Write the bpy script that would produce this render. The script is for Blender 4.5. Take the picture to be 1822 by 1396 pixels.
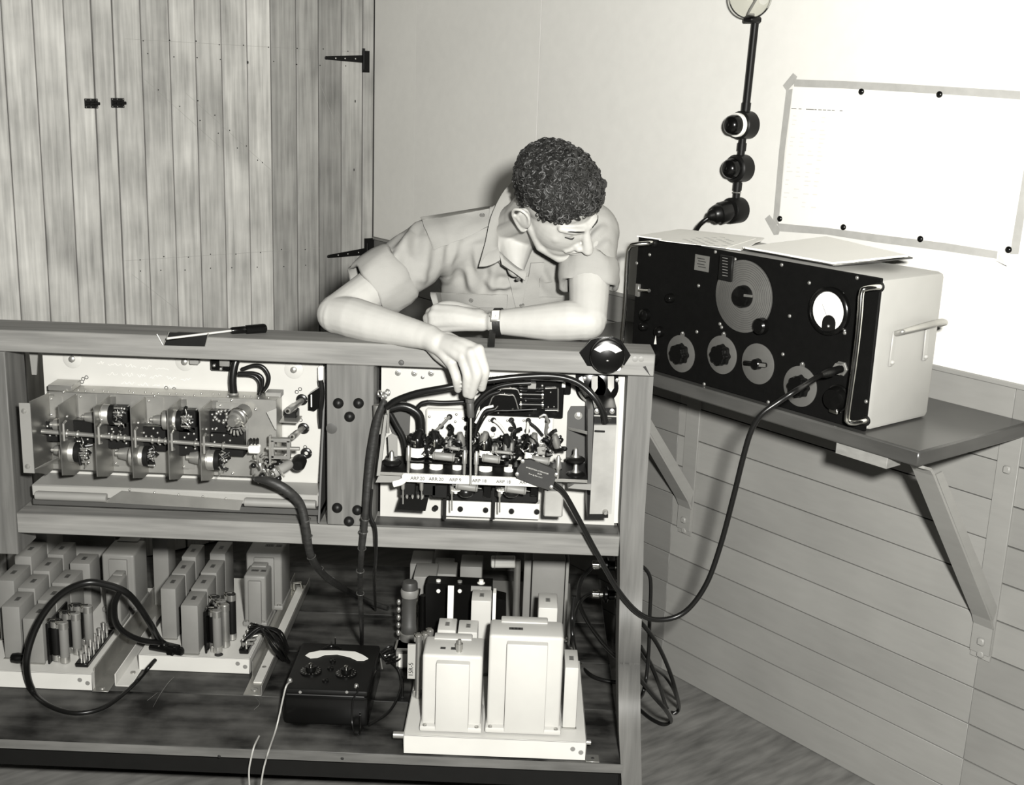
import bpy, bmesh, math, random
import numpy as np
from mathutils import Vector as V, Matrix
from mathutils.bvhtree import BVHTree
random.seed(7)
for o in list(bpy.data.objects): bpy.data.objects.remove(o)
SC=bpy.context.scene; COL=SC.collection
PI=math.pi
# ---------------------------------------------------------------- camera, light, exposure
F=2176.5; TH=math.radians(14.4926); RO=math.radians(2.0994); YC=math.radians(.4255); YW=math.radians(39.206)
CP=V((0,0,1.75))
fw=V((-math.sin(YC)*math.cos(TH),math.cos(YC)*math.cos(TH),-math.sin(TH)))
r0=V((math.cos(YC),math.sin(YC),0)); d0=fw.cross(r0)
RT=math.cos(RO)*r0-math.sin(RO)*d0; DN=math.sin(RO)*r0+math.cos(RO)*d0
cam=bpy.data.cameras.new('camera'); co=bpy.data.objects.new('camera',cam); COL.objects.link(co)
cam.sensor_fit='HORIZONTAL'; cam.sensor_width=36; cam.lens=F*36/1822; cam.clip_start=.05
up=-DN
co.matrix_world=Matrix(((RT.x,up.x,-fw.x,0),(RT.y,up.y,-fw.y,0),(RT.z,up.z,-fw.z,1.75),(0,0,0,1)))
SC.camera=co
w=bpy.data.worlds.new('World'); SC.world=w; w.use_nodes=True
w.node_tree.nodes['Background'].inputs[0].default_value=(1,.975,.9,1)
w.node_tree.nodes['Background'].inputs[1].default_value=.008
fl=bpy.data.lights.new('flash_bulb','POINT'); fl.energy=690; fl.shadow_soft_size=.055; fl.color=(1,.988,.945)
flo=bpy.data.objects.new('flash_bulb',fl); flo.location=(.16,0,1.905); COL.objects.link(flo)
SC.view_settings.view_transform='Standard'; SC.view_settings.look='None'
SC.view_settings.exposure=0.0; SC.view_settings.gamma=1; SC.view_settings.use_curve_mapping=False
SC.cycles.diffuse_bounces=1
# ---------------------------------------------------------------- survey helpers: photo point -> point on a known plane of the room
NW=V((math.cos(YW),math.sin(YW),0)); UW=V((-math.sin(YW),math.cos(YW),0)); ZZ=V((0,0,1))
WW=2.5377; UC=4.054
def ray(x,y): return RT*((x-911)/F)+DN*((y-698)/F)+fw
def onP(x,y,n,o):
    d=ray(x,y); return CP+d*((o-n.dot(CP))/n.dot(d))
def onY(x,y,Y): return onP(x,y,V((0,1,0)),Y)
def onZ(x,y,z): return onP(x,y,ZZ,z)
def onW(x,y,w=WW): return onP(x,y,NW,w)
def onU(x,y,u): return onP(x,y,UW,u)
def uwz(u,w,z): return UW*u+NW*w+ZZ*z
def toU(p): return UW.dot(p),NW.dot(p),p.z
# ---------------------------------------------------------------- materials
MATS={}
def pmat(name,g,rough=.5,metal=0.,var=.1,scale=10,stretch=(1,1,1),var2=.08,scale2=2.5,bump=0.,bscale=None,spec=.5,coat=0.,knots=0.,tint=(1,.987,.93),alpha=None):
    m=bpy.data.materials.new(name); m.use_nodes=True; nt=m.node_tree; N=nt.nodes; L=nt.links
    b=N['Principled BSDF']; b.inputs['Roughness'].default_value=rough; b.inputs['Metallic'].default_value=metal
    b.inputs['Specular IOR Level'].default_value=spec; b.inputs['Coat Weight'].default_value=coat
    tc=N.new('ShaderNodeTexCoord'); oi=N.new('ShaderNodeObjectInfo')
    off=N.new('ShaderNodeVectorMath'); off.operation='SCALE'; off.inputs[0].default_value=(7,5,9); L.new(oi.outputs['Random'],off.inputs['Scale'])
    ad=N.new('ShaderNodeVectorMath'); ad.operation='ADD'; L.new(tc.outputs['Object'],ad.inputs[0]); L.new(off.outputs[0],ad.inputs[1])
    mp=N.new('ShaderNodeVectorMath'); mp.operation='MULTIPLY'; mp.inputs[1].default_value=stretch; L.new(ad.outputs[0],mp.inputs[0])
    n1=N.new('ShaderNodeTexNoise'); n1.inputs['Scale'].default_value=scale; n1.inputs['Detail'].default_value=5; L.new(mp.outputs[0],n1.inputs['Vector'])
    n2=N.new('ShaderNodeTexNoise'); n2.inputs['Scale'].default_value=scale2; n2.inputs['Detail'].default_value=4; L.new(ad.outputs[0],n2.inputs['Vector'])
    def ma(op,a,c):
        q=N.new('ShaderNodeMath'); q.operation=op
        for i,vv in enumerate((a,c)):
            if isinstance(vv,(int,float)): q.inputs[i].default_value=vv
            else: L.new(vv,q.inputs[i])
        return q.outputs[0]
    v=ma('ADD',ma('MULTIPLY',ma('SUBTRACT',n1.outputs[0],.5),var*3),1.)
    v=ma('ADD',v,ma('MULTIPLY',ma('SUBTRACT',n2.outputs[0],.5),var2*3))
    if knots:
        vo=N.new('ShaderNodeTexVoronoi'); vo.inputs['Scale'].default_value=knots; L.new(mp.outputs[0],vo.inputs['Vector'])
        kk=N.new('ShaderNodeMapRange'); kk.inputs[1].default_value=.02; kk.inputs[2].default_value=.12; kk.inputs[3].default_value=.35; kk.inputs[4].default_value=1
        L.new(vo.outputs['Distance'],kk.inputs[0]); v=ma('MULTIPLY',v,kk.outputs[0])
    v=ma('MAXIMUM',v,.12)
    sc=N.new('ShaderNodeVectorMath'); sc.operation='SCALE'; sc.inputs[0].default_value=(g*tint[0],g*tint[1],g*tint[2]); L.new(v,sc.inputs['Scale'])
    mu=N.new('ShaderNodeVectorMath'); mu.operation='MULTIPLY'; L.new(sc.outputs[0],mu.inputs[0]); L.new(oi.outputs['Color'],mu.inputs[1])
    L.new(mu.outputs[0],b.inputs['Base Color'])
    if bump:
        nb=n1
        if bscale:
            nb=N.new('ShaderNodeTexNoise'); nb.inputs['Scale'].default_value=bscale; nb.inputs['Detail'].default_value=3; L.new(ad.outputs[0],nb.inputs['Vector'])
        bp=N.new('ShaderNodeBump'); bp.inputs['Strength'].default_value=bump; bp.inputs['Distance'].default_value=.002
        L.new(nb.outputs[0],bp.inputs['Height']); L.new(bp.outputs[0],b.inputs['Normal'])
    MATS[name]=m; return m
plank_wood=pmat('plank_wood',.50,.6,var=.38,scale=7,stretch=(11,11,.6),var2=.40,scale2=5,bump=.15)
plaster=pmat('plaster_board',.77,.85,var=.03,scale=30,var2=.05,scale2=2.2,bump=.08,bscale=160)
wain=pmat('painted_boards',.26,.45,var=.05,scale=12,stretch=(1,1,6),var2=.14,scale2=3,bump=.05)
floorm=pmat('floor_wood',.15,.6,var=.5,scale=6,stretch=(1.2,6,1),var2=.35,scale2=4,bump=.2)
rackw=pmat('rack_timber',.17,.6,var=.4,scale=7,stretch=(.7,9,11),var2=.16,scale2=4,bump=.18)
rackv=pmat('rack_timber_upright',.105,.6,var=.42,scale=7,stretch=(11,9,.7),var2=.16,scale2=4,bump=.2)
shelfw=pmat('bench_board',.040,.42,var=1.1,scale=5,stretch=(1,5,6),var2=1.5,scale2=9,bump=.12,spec=.22)
shelfe=pmat('bench_edge',.11,.6,var=.4,scale=7,stretch=(1,6,9),var2=.4,scale2=5,bump=.2)
wshelf=pmat('varnished_board',.065,.28,var=.25,scale=6,stretch=(1.3,1,6),var2=.35,scale2=3,bump=.08)
bare=pmat('bare_wood',.22,.7,var=.2,scale=8,stretch=(6,2,9),var2=.1,bump=.2)
blackp=pmat('black_crackle',.004,.62,var=.2,scale=60,var2=.1,bump=.25,bscale=350,spec=.10)
bake=pmat('black_bakelite',.004,.22,var=.1,scale=20,spec=.3)
blackm=pmat('black_metal',.007,.45,var=.15,scale=30,spec=.2)
rub=pmat('black_rubber',.006,.32,var=.2,scale=40,spec=.35)
braid=pmat('braided_loom',.02,.5,var=.5,scale=70,stretch=(1,1,2),spec=.35,bump=.4)
grayp=pmat('grey_paint',.27,.45,var=.04,scale=30,var2=.06,scale2=3,bump=.04,bscale=300)
case=pmat('case_paint',.36,.42,var=.03,scale=25,var2=.06,scale2=4,bump=.05,bscale=400)
mgray=pmat('can_paint',.20,.5,var=.06,scale=25,var2=.08,bump=.04,bscale=300)
dgray=pmat('dark_grey_paint',.05,.5,var=.08,scale=25)
creamp=pmat('cream_paint',.52,.4,var=.03,scale=25,var2=.05,bump=.04,bscale=300)
whitep=pmat('white_panel',.43,.45,var=.03,scale=20,var2=.05,scale2=6)
alu=pmat('aluminium',.46,.38,.85,var=.12,scale=14,var2=.3,scale2=11)
alu_dark=pmat('tarnished_aluminium',.28,.36,.85,var=.12,scale=14,var2=.3,scale2=9)
steel=pmat('plated_steel',.42,.33,.75,var=.10,scale=18,var2=.2,scale2=9)
mottle=pmat('mottled_grey',.27,.45,var=.1,scale=25,var2=.3,scale2=14)
hairb=pmat('hair_base',.014,.85,spec=.1)
woodh=pmat('ribbed_handle',.06,.5,spec=.4)
tagblk=pmat('dark_plate',.018,.5,var=.2,var2=.3,scale2=30)
brights=pmat('bright_steel',.68,.45,.45,var=.05)
silverp=pmat('silver_paint',.58,.45,var=.05,var2=.08)
chrome=pmat('chrome',.75,.16,1.,var=.03,scale=20)
brass=pmat('dull_brass',.30,.4,.7,var=.15,scale=25)
dial=pmat('engraved_dial',.22,.36,.6,var=.10,scale=30)
ceram=pmat('white_ceramic',.82,.3,var=.02,scale=20)
paper=pmat('paper',.86,.85,var=.02,scale=12,var2=.03)
tape=pmat('masking_tape',.40,.8,var=.10,scale=50,stretch=(1,1,1),var2=.10,scale2=9)
ink=pmat('ink',.012,.7,var=.05); fink=pmat('faint_ink',.74,.85,var=.02); paleink=pmat('pale_lettering',.5,.6)
skinm=pmat('skin',.405,.58,var=.05,scale=40,var2=.05,scale2=12,bump=.06,bscale=260,spec=.35)
cloth=pmat('shirt_cloth',.295,.9,var=.05,scale=14,stretch=(2,1,3),var2=.05,scale2=7,bump=.18,bscale=420,spec=.1)
trous=pmat('trouser_cloth',.34,.9,var=.06,scale=14,var2=.08,bump=.15,bscale=300,spec=.1)
hairm=pmat('dark_hair',.018,.5,var=.3,scale=60,spec=.45)
btn=pmat('shirt_button',.16,.4); leather=pmat('black_leather',.010,.45,bump=.2,bscale=200)
amber=pmat('gilt_case',.6,.25,.7)
resb=pmat('grey_resistor',.17,.5,var=.06); glassm=None
def glass():
    m=bpy.data.materials.new('clear_glass'); m.use_nodes=True; b=m.node_tree.nodes['Principled BSDF']
    nt=m.node_tree; tr_=nt.nodes.new('ShaderNodeBsdfTransparent'); tr_.inputs[0].default_value=(.93,.93,.91,1); gl_=nt.nodes.new('ShaderNodeBsdfGlossy'); gl_.inputs['Roughness'].default_value=.03
    lw=nt.nodes.new('ShaderNodeLayerWeight'); lw.inputs[0].default_value=.07; mx=nt.nodes.new('ShaderNodeMixShader')
    nt.links.new(lw.outputs['Fresnel'],mx.inputs[0]); nt.links.new(tr_.outputs[0],mx.inputs[1]); nt.links.new(gl_.outputs[0],mx.inputs[2]); nt.links.new(mx.outputs[0],nt.nodes['Material Output'].inputs[0]); nt.nodes.remove(b); return m
glassm=glass()
# ---------------------------------------------------------------- mesh builder
ORG={}
def cr(pts,k=6):
    pts=[V(p) for p in pts]
    if len(pts)<3: return pts
    P=[pts[0]*2-pts[1]]+pts+[pts[-1]*2-pts[-2]]; out=[]
    for i in range(1,len(P)-2):
        a,b,c,d=P[i-1:i+3]
        for j in range(k):
            t=j/k; out.append(.5*((2*b)+(c-a)*t+(2*a-5*b+4*c-d)*t*t+(3*b-a-3*c+d)*t**3))
    out.append(pts[-1]); return out
def perp(a):
    a=a.normalized(); h=V((0,0,1)) if abs(a.z)<.9 else V((1,0,0)); x=a.cross(h).normalized(); return x,a.cross(x)
class MB:
    def __init__(s,M=None): s.v=[]; s.f=[]; s.M=M
    def add(s,vs,fs):
        n=len(s.v); s.v+=[(s.M@V(p)) if s.M else V(p) for p in vs]; s.f+=[tuple(n+i for i in f) for f in fs]; return s
    def obox(s,c,ax,bev=0.,seg=1):
        c=V(c); ax=[V(a) for a in ax]
        if bev<=0:
            vs=[c+ax[0]*i+ax[1]*j+ax[2]*k for i in(-1,1) for j in(-1,1) for k in(-1,1)]
            return s.add(vs,[(0,1,3,2),(4,6,7,5),(0,4,5,1),(2,3,7,6),(0,2,6,4),(1,5,7,3)])
        bm=bmesh.new(); bmesh.ops.create_cube(bm,size=2)
        L=[a.length for a in ax]
        for v in bm.verts: v.co=V((v.co.x*L[0],v.co.y*L[1],v.co.z*L[2]))
        bmesh.ops.bevel(bm,geom=list(bm.edges),offset=min(bev,min(L)*.9),segments=seg,affect='EDGES',profile=.5)
        n=[a.normalized() for a in ax]; bm.verts.index_update()
        vs=[c+n[0]*v.co.x+n[1]*v.co.y+n[2]*v.co.z for v in bm.verts]; fs=[[v.index for v in f.verts] for f in bm.faces]; bm.free()
        return s.add(vs,fs)
    def box(s,x0,x1,y0,y1,z0,z1,bev=0.,seg=1):
        return s.obox(((x0+x1)/2,(y0+y1)/2,(z0+z1)/2),(((x1-x0)/2,0,0),(0,(y1-y0)/2,0),(0,0,(z1-z0)/2)),bev,seg)
    def prism(s,poly,vec):
        poly=[V(p) for p in poly]; n=len(poly); vec=V(vec)
        return s.add(poly+[p+vec for p in poly],[tuple(range(n)),tuple(range(2*n-1,n-1,-1))]+[(i,n+i,n+(i+1)%n,(i+1)%n) for i in range(n)])
    def tube(s,pts,r,n=8,smooth=0,cap=True,flat=1.,fdir=None):
        pts=[V(p) for p in pts]; rs=r if isinstance(r,(list,tuple)) else [r]*len(pts)
        if smooth:
            m=len(pts); q=cr(pts,smooth); rs=[float(np.interp(i/(len(q)-1)*(m-1),range(m),rs)) for i in range(len(q))]; pts=q
        vs=[];x=None
        for i,p in enumerate(pts):
            t=(pts[min(i+1,len(pts)-1)]-pts[max(i-1,0)])
            if t.length<1e-9: t=V((0,0,1))
            t.normalize()
            if x is None:
                x=perp(t)[0] if fdir is None else (V(fdir)-t*t.dot(V(fdir))).normalized()
            else:
                x=(x-t*x.dot(t)); x=x.normalized() if x.length>1e-6 else perp(t)[0]
            y=t.cross(x)
            for k in range(n):
                a=2*PI*k/n; vs.append(p+(x*math.cos(a)*flat+y*math.sin(a))*rs[i])
        fs=[(i*n+k,i*n+(k+1)%n,(i+1)*n+(k+1)%n,(i+1)*n+k) for i in range(len(pts)-1) for k in range(n)]
        if cap: fs+=[tuple(range(n-1,-1,-1)),tuple((len(pts)-1)*n+k for k in range(n))]
        return s.add(vs,fs)
    def cyl(s,a,b,r0,r1=None,n=16): return s.tube([a,b],[r0,r0 if r1 is None else r1],n)
    def lathe(s,prof,org,axis,n=24,sx=1.):
        org=V(org); a=V(axis).normalized(); x,y=perp(a); vs=[];fs=[]
        for t,r in prof:
            for k in range(n):
                g=2*PI*k/n; vs.append(org+a*t+(x*math.cos(g)*sx+y*math.sin(g))*max(r,1e-5))
        m=len(prof)
        fs=[(i*n+k,i*n+(k+1)%n,(i+1)*n+(k+1)%n,(i+1)*n+k) for i in range(m-1) for k in range(n)]
        if prof[0][1]>1e-4: fs.append(tuple(range(n-1,-1,-1)))
        if prof[-1][1]>1e-4: fs.append(tuple((m-1)*n+k for k in range(n)))
        return s.add(vs,fs)
    def ball(s,c,r,ax=None,n=16,m=10):
        c=V(c); r=(r,r,r) if isinstance(r,(int,float)) else r
        ax=[V(a) for a in (ax or ((1,0,0),(0,1,0),(0,0,1)))]; vs=[];fs=[]
        for i in range(m+1):
            ph=PI*i/m
            for k in range(n):
                g=2*PI*k/n; q=(math.sin(ph)*math.cos(g)*r[0],math.sin(ph)*math.sin(g)*r[1],math.cos(ph)*r[2])
                vs.append(c+ax[0]*q[0]+ax[1]*q[1]+ax[2]*q[2])
        fs=[(i*n+k,(i+1)*n+k,(i+1)*n+(k+1)%n,i*n+(k+1)%n) for i in range(m) for k in range(n)]
        return s.add(vs,fs)
    def caps(s,pts,rs,n=14,smooth=0,flat=1.,fdir=None):
        s.tube(pts,rs,n,smooth,True,flat,fdir); s.ball(pts[0],rs[0]*min(1,flat)*.999); s.ball(pts[-1],rs[-1]*min(1,flat)*.999); return s
    def ring(s,c,axis,R,r,n=20,m=8):
        c=V(c); x,y=perp(V(axis)); return s.tube([c+(x*math.cos(2*PI*k/n)+y*math.sin(2*PI*k/n))*R for k in range(n+1)],r,m,cap=False)
    def px(s,x0,y0,x1,y1,Y,dy,bev=0.,dz=0.):
        mx,my=(x0+x1)/2,(y0+y1)/2
        return s.box(onY(x0,my,Y).x,onY(x1,my,Y).x,Y,Y+dy,onY(mx,y1,Y).z,onY(mx,y0,Y).z,bev)
    def mesh(s,name,mat,org=V((0,0,0)),ang=38):
        me=bpy.data.meshes.new(name); me.from_pydata([tuple(p-org) for p in s.v],[],s.f)
        bm=bmesh.new(); bm.from_mesh(me); bmesh.ops.remove_doubles(bm,verts=bm.verts,dist=1e-6)
        bmesh.ops.recalc_face_normals(bm,faces=bm.faces); bm.to_mesh(me); bm.free()
        me.polygons.foreach_set('use_smooth',[True]*len(me.polygons)); me.set_sharp_from_angle(angle=math.radians(ang))
        me.materials.append(mat); return me
    def build(s,name,mat,parent=None,ang=38,col=None):
        org=ORG.get(parent.name,V((0,0,0))) if parent else (sum(s.v,V((0,0,0)))/len(s.v))
        o=bpy.data.objects.new(name,s.mesh(name,mat,org,ang)); COL.objects.link(o)
        if parent: o.parent=parent; ORG[o.name]=org
        else: o.location=org; ORG[o.name]=org
        if col is not None: o.color=(col,col,col,1)
        return o
def thing(name,label,cat,loc=(0,0,0),group=None):
    o=bpy.data.objects.new(name,None); o.empty_display_size=.05; COL.objects.link(o); o.location=loc; o['label']=label; o['category']=cat
    if group: o['group']=group
    ORG[o.name]=V(loc); return o
def tag(o,label,cat,group=None):
    o['label']=label; o['category']=cat
    if group: o['group']=group
    return o
def lab(o,label): o['label']=label; return o
def structure(o): o['kind']='structure'; return o
def piece(name,me,parent,loc,rot=None,col=None):
    """one piece that shares its mesh; loc is a point in the room"""
    o=bpy.data.objects.new(name,me); COL.objects.link(o); o.parent=parent
    o.location=V(loc)-ORG.get(parent.name,V((0,0,0)))
    if rot is not None: o.rotation_euler=rot
    if col is not None: o.color=(col,col,col,1)
    return o
def text(name,body,size,loc,right,upv,mat,parent,ext=.0003):
    c=bpy.data.curves.new(name,'FONT'); c.body=body; c.size=size; c.align_x='CENTER'; c.align_y='CENTER'; c.extrude=ext; c.resolution_u=2
    t_=bpy.data.objects.new('raw',c); COL.objects.link(t_); dg=bpy.context.evaluated_depsgraph_get()
    me=bpy.data.meshes.new_from_object(t_.evaluated_get(dg)); me.name=name; me.materials.clear(); me.materials.append(mat); bpy.data.objects.remove(t_)
    o=bpy.data.objects.new(name,me); COL.objects.link(o)
    x=V(right).normalized(); z=x.cross(V(upv)).normalized(); y=z.cross(x)
    o.parent=parent; p=V(loc)-ORG.get(parent.name,V((0,0,0)))
    o.matrix_local=Matrix(((x.x,y.x,z.x,p.x),(x.y,y.y,z.y,p.y),(x.z,y.z,z.z,p.z),(0,0,0,1))); return o
def pts(l,Y):
    return [onY(p[0],p[1],p[2] if len(p)>2 else Y) for p in l]
XX=V((1,0,0)); YY=V((0,1,0))
# ---------------------------------------------------------------- the room
floor=structure(MB().box(-3,2.6,.2,5.6,-.06,0).build('floor',floorm))
floor.data.transform(Matrix.Rotation(-YW,4,'Z')); floor.rotation_euler.z=YW
Mw=Matrix(((UW.x,NW.x,0,0),(UW.y,NW.y,0,0),(0,0,1,0),(0,0,0,1)))   # (u,w,z) -> room
wr=structure(MB(Mw).box(.3,4.1,WW+.022,WW+.10,0,2.7).build('wall_right',dgray))
edges=[4.0535,3.779,3.082,.3]
for i in range(3):
    g=.0008 if i==0 else .0022
    MB(Mw).box(edges[i+1]+(.0022 if i==1 else .0003),edges[i]-(g if i==2 else .0003),WW,WW+.022,1.123,2.7).build('wall_panel',plaster,wr)
bz=[0,.096,.191,.285,.380,.474,.567,.660,.752,.847,.941,1.035]
for i in range(12):
    z0=bz[i]+.0014; z1=(bz[i+1] if i<11 else 1.122)-.0014
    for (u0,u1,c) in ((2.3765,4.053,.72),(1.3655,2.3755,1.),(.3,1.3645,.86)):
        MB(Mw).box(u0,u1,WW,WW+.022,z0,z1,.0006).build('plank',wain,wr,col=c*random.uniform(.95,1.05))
MB(Mw).box(.3,4.053,WW-.006,WW+.02,1.116,1.128,.002).build('cap_strip',wain,wr)
# plank wall (left): every board a piece, two ledged doors in it
wl=structure(MB(Mw).box(UC+.02,UC+.06,-.6,2.56,0,2.7).build('wall_left',dgray))
xb=[.49,.59,.69,.79,.89,.99,1.096,1.196,1.29,1.386,1.473]
def board(par,w0,w1,c):
    return MB(Mw).box(UC,UC+.019,w0+.0012,w1-.0012,0.01,2.7,.003).build('plank',plank_wood,par,col=c)
d1=thing('door_1','','door',uwz(UC,1.2,0)); d2=thing('door_2','','door',uwz(UC,2.0,0))
for d in (d1,d2):
    del d['label'],d['category']; structure(d)
for a,b in zip(xb[:-1],xb[1:]): board(d1,a,b,random.uniform(.92,1.08))
board(wl,1.4745,1.5415,.97)
x2=[1.543,1.636,1.734,1.826,1.921,2.017,2.108,2.209,2.300,2.396,2.487]
tones=[1.02,.96,1.02,.88,1.06,1.10,.66,.72,.54,.74]
for a,b,c in zip(x2[:-1],x2[1:],tones): board(d2,a,b,c)
board(wl,2.4885,2.536,.78)
# clout nail heads along the door ledges and the pencil lines of the braces
nb=MB()
def nail(x,y):
    p=onU(x,y,UC); nb.cyl(p+UW*.002,p-UW*.0007,.0022,n=6)
for (xa,ya,xb_,yb,n) in ((232,69,640,92,9),(240,94,640,121,9),(232,462,565,440,8),(225,485,565,470,8),(262,150,480,300,6),(340,168,485,300,5)):
    for k in range(n):
        t=(k+.5)/n; nail(xa+(xb_-xa)*t+random.uniform(-4,4),ya+(yb-ya)*t+random.uniform(-3,3))
nb.build('nail_heads',blackm,d2)['kind']='stuff'
for l in ([(256,140),(392,262)],[(330,165),(485,305)],[(235,488),(318,553)],[(570,150),(612,260)],[(220,464),(570,441)],[(222,69),(640,93)]):
    a,b=[onU(x,y,UC) for x,y in l]; MB().tube([a-UW*.0001,b-UW*.0001],.00045,4).build('scribed_line',tape,d2)
for k,(x,y) in enumerate(((441,111),(632,180),(630,302))):
    p=onU(x,y,UC); MB().lathe([(0,.006),(.0006,.005),(.0006,0)],p+UW*.0002,-UW,12,.5).build('knot',dgray,d2)
# strap hinges
def hinge(tip,root,plate,wide,name='strap_hinge'):
    a=onU(*tip,UC); b=onU(*root,UC); d=(b-a).normalized(); m=MB()
    n=d.cross(UW).normalized()
    if n.z<0: n=-n
    poly=[a-n*.006,b-n*.014,b+n*.014,a+n*.006]
    h=MB().prism([p-UW*.0005 for p in poly],-UW*.003).ball(a-UW*.002,(.0065,.0065,.0025),(d,n,UW),12,6).build(name,blackm,d2)
    p0,p1=plate; c=(onU(*p0,UC)+onU(*p1,UC))/2; hw=abs((onU(*p1,UC)-onU(*p0,UC)).dot(NW))/2; hz=abs(onU(*p1,UC).z-onU(*p0,UC).z)/2
    MB().obox(c-UW*.003,(NW*hw,UW*.003,ZZ*hz)).build('butt_plate',blackm,h)
    MB().cyl(b+ZZ*hz*.98-UW*.005,b-ZZ*hz*.98-UW*.005,.005,n=10).build('pin',blackm,h)
    for k in (.25,.5,.78):
        q=a.lerp(b,k); MB().ball(q-UW*.004,(.003,.003,.0015),(d,n,UW),8,5).build('screw',steel,h)
    return h
hinge((580,103),(646,105),((644,90),(656,129)),0)
hinge((584,456),(652,447),((648,424),(688,452)),0)
# barrel bolts on the strip between the doors
for (x,y) in ((162,184),(209,183)):
    p=onU(x,y,UC); sy=.0165
    t=tag(MB().obox(p-UW*.002,(NW*.022,UW*.002,ZZ*.0155),.0008).build('barrel_bolt',blackm),
          'small black barrel bolt on the plank wall, '+('left one of the two' if x<180 else 'right one, on the wide plank door'),'bolt','barrel bolts on the plank doors')
    MB().cyl(p-UW*.007-NW*.02,p-UW*.007+NW*.026,.0052,n=12).build('bolt_rod',blackm,t)
    MB().obox(p-UW*.006+NW*.013,(NW*.004,UW*.004,ZZ*.008),.001).build('keeper',blackm,t)
    MB().cyl(p-UW*.007-NW*.006,p-UW*.018-NW*.006,.003,n=10).build('knob',blackm,t)
    me=MB().ball((0,0,0),.0022,None,8,5).mesh('screw',steel)
    for a in (-.018,-.002,.018):
        for b in (-.0115,.0115): piece('screw',me,t,p-UW*.0045+NW*a+ZZ*b)
# ---------------------------------------------------------------- the wall shelf on its iron brackets
ws=thing('wall_shelf','dark varnished board shelf on two iron brackets fixed to the right wall','shelf',uwz(1.7,WW-.2,1.0))
o=MB(Mw).box(1.324,2.62,2.122,WW,1.014,1.048,.004).build('shelf_board',wshelf,ws)
o=MB(Mw).box(1.405,1.535,2.135,2.185,.986,1.0138,.001).build('batten',bare,ws); lab(o,'pale bare wood batten under the shelf edge')
def bracket(u):
    b=MB(Mw); hw=.026
    # leg on the wall, top flange, folded diagonal strap
    o=MB(Mw).box(u-hw,u+hw,WW-.006,WW-.0002,.462,1.012,.001).build('bracket_leg',wain,ws)
    s=MB(Mw); t=.006
    prof=[(WW-.006,.478),(WW-.006,.548),(WW-.02,.575),(2.20,.985),(2.185,1.0),(2.16,1.008)]
    for i in range(len(prof)-1):
        a=prof[i];c=prof[i+1]; d=V((0,c[0]-a[0],c[1]-a[1])); n=V((0,d.z,-d.y)).normalized()
        if n.y>0: n=-n
        h=hw*.95
        s.prism([(u-h,a[0],a[1]),(u+h,a[0],a[1]),(u+h,c[0],c[1]),(u-h,c[0],c[1])],n*t)
    s.prism([(u-hw*.95,WW-.015,.567),(u-hw*.95,WW-.004,.60),(u-hw*.95,2.228,.985),(u-hw*.95,2.205,.982)],(.004,0,0))
    st=s.build('bracket_strap',wain,ws)
    for z,w_ in ((.508,WW-.012),(.475,WW-.006),(.93,WW-.006)):
        MB(Mw).obox((u-.002,w_-.003,z),((.009,0,0),(0,.004,0),(0,0,.009)),.003).build('bolt',wain,o)
bracket(1.357); bracket(2.318)
# ---------------------------------------------------------------- wall chart
def wq(m,pl,w0,w1):   # polygon on the right wall from photo points, between depths w0 (front) and w1
    m.prism([onW(x,y,w0) for x,y in pl],NW*(w1-w0)); return m
P0=onW(1600,300)
chart=thing('wall_chart','large white wall chart edged with grey tape and held by black pins','chart',onW(1590,290))
wq(MB(),[(1411,154),(1815,172),(1800,444),(1385,402)],WW-.0014,WW-.0002).build('sheet',paper,chart)
for k,pl in enumerate(([(1412,141),(1500,144),(1600,149),(1700,155),(1815,162),(1815,177),(1700,169),(1600,163),(1500,157),(1413,154)],
          [(1399,160),(1410,158),(1396,270),(1385,399),(1375,399),(1386,270)],
          [(1384,397),(1470,405),(1560,417),(1680,432),(1775,447),(1773,460),(1680,446),(1560,431),(1470,417),(1383,411)],
          [(1822,300),(1836,300),(1812,452),(1797,452)])):
    wq(MB(),pl,WW-.0019,WW-.0014).build('tape_strip',tape,chart)
for pl in ([(1393,152),(1411,130),(1418,136),(1415,146),(1400,162)],[(1361,389),(1369,382),(1388,408),(1385,417),(1377,418)]):
    wq(MB(),pl,WW-.0026,WW-.0019).build('tape_tab',tape,chart)
f=MB(); f.prism([onW(1775,447,WW-.003),onW(1792,456,WW-.012),onW(1792,473,WW-.02),onW(1773,464,WW-.004)],-NW*.0006); f.build('loose_corner',paper,chart)
me=MB().lathe([(0,.0075),(.0025,.0075),(.005,.0055),(.006,.0025),(.0065,0)],(0,0,0),-NW,16).mesh('pin',bake)
for x,y in ((1533,163),(1672,168),(1388,389),(1501,404),(1638,425),(1795,444)): piece('pin',me,chart,onW(x,y,WW-.0016))
def dash(m,x0,y0,x1,y1,h):
    wq(m,[(x0,y0-h),(x1,y1-h),(x1,y1+h),(x0,y0+h)],WW-.0016,WW-.0013)
m=MB()
for x0,x1 in ((1408,1417),(1421,1426),(1434,1448),(1449,1453),(1456,1462),(1464,1470),(1472,1478),(1480,1485),(1494,1499)): dash(m,x0,193+.045*(x0-1408),x1,193+.045*(x1-1408),.7)
m.build('printed_heading',mgray,chart)['kind']='stuff'
m=MB()
for c in range(4):
    for r in range(22):
        if random.random()<.72:
            x=1411+c*17-r*.9; y=206+r*7.6+c; dash(m,x,y,x+random.uniform(5,11),y+.4,1.)
m.build('printed_rows',fink,chart)['kind']='stuff'
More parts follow.
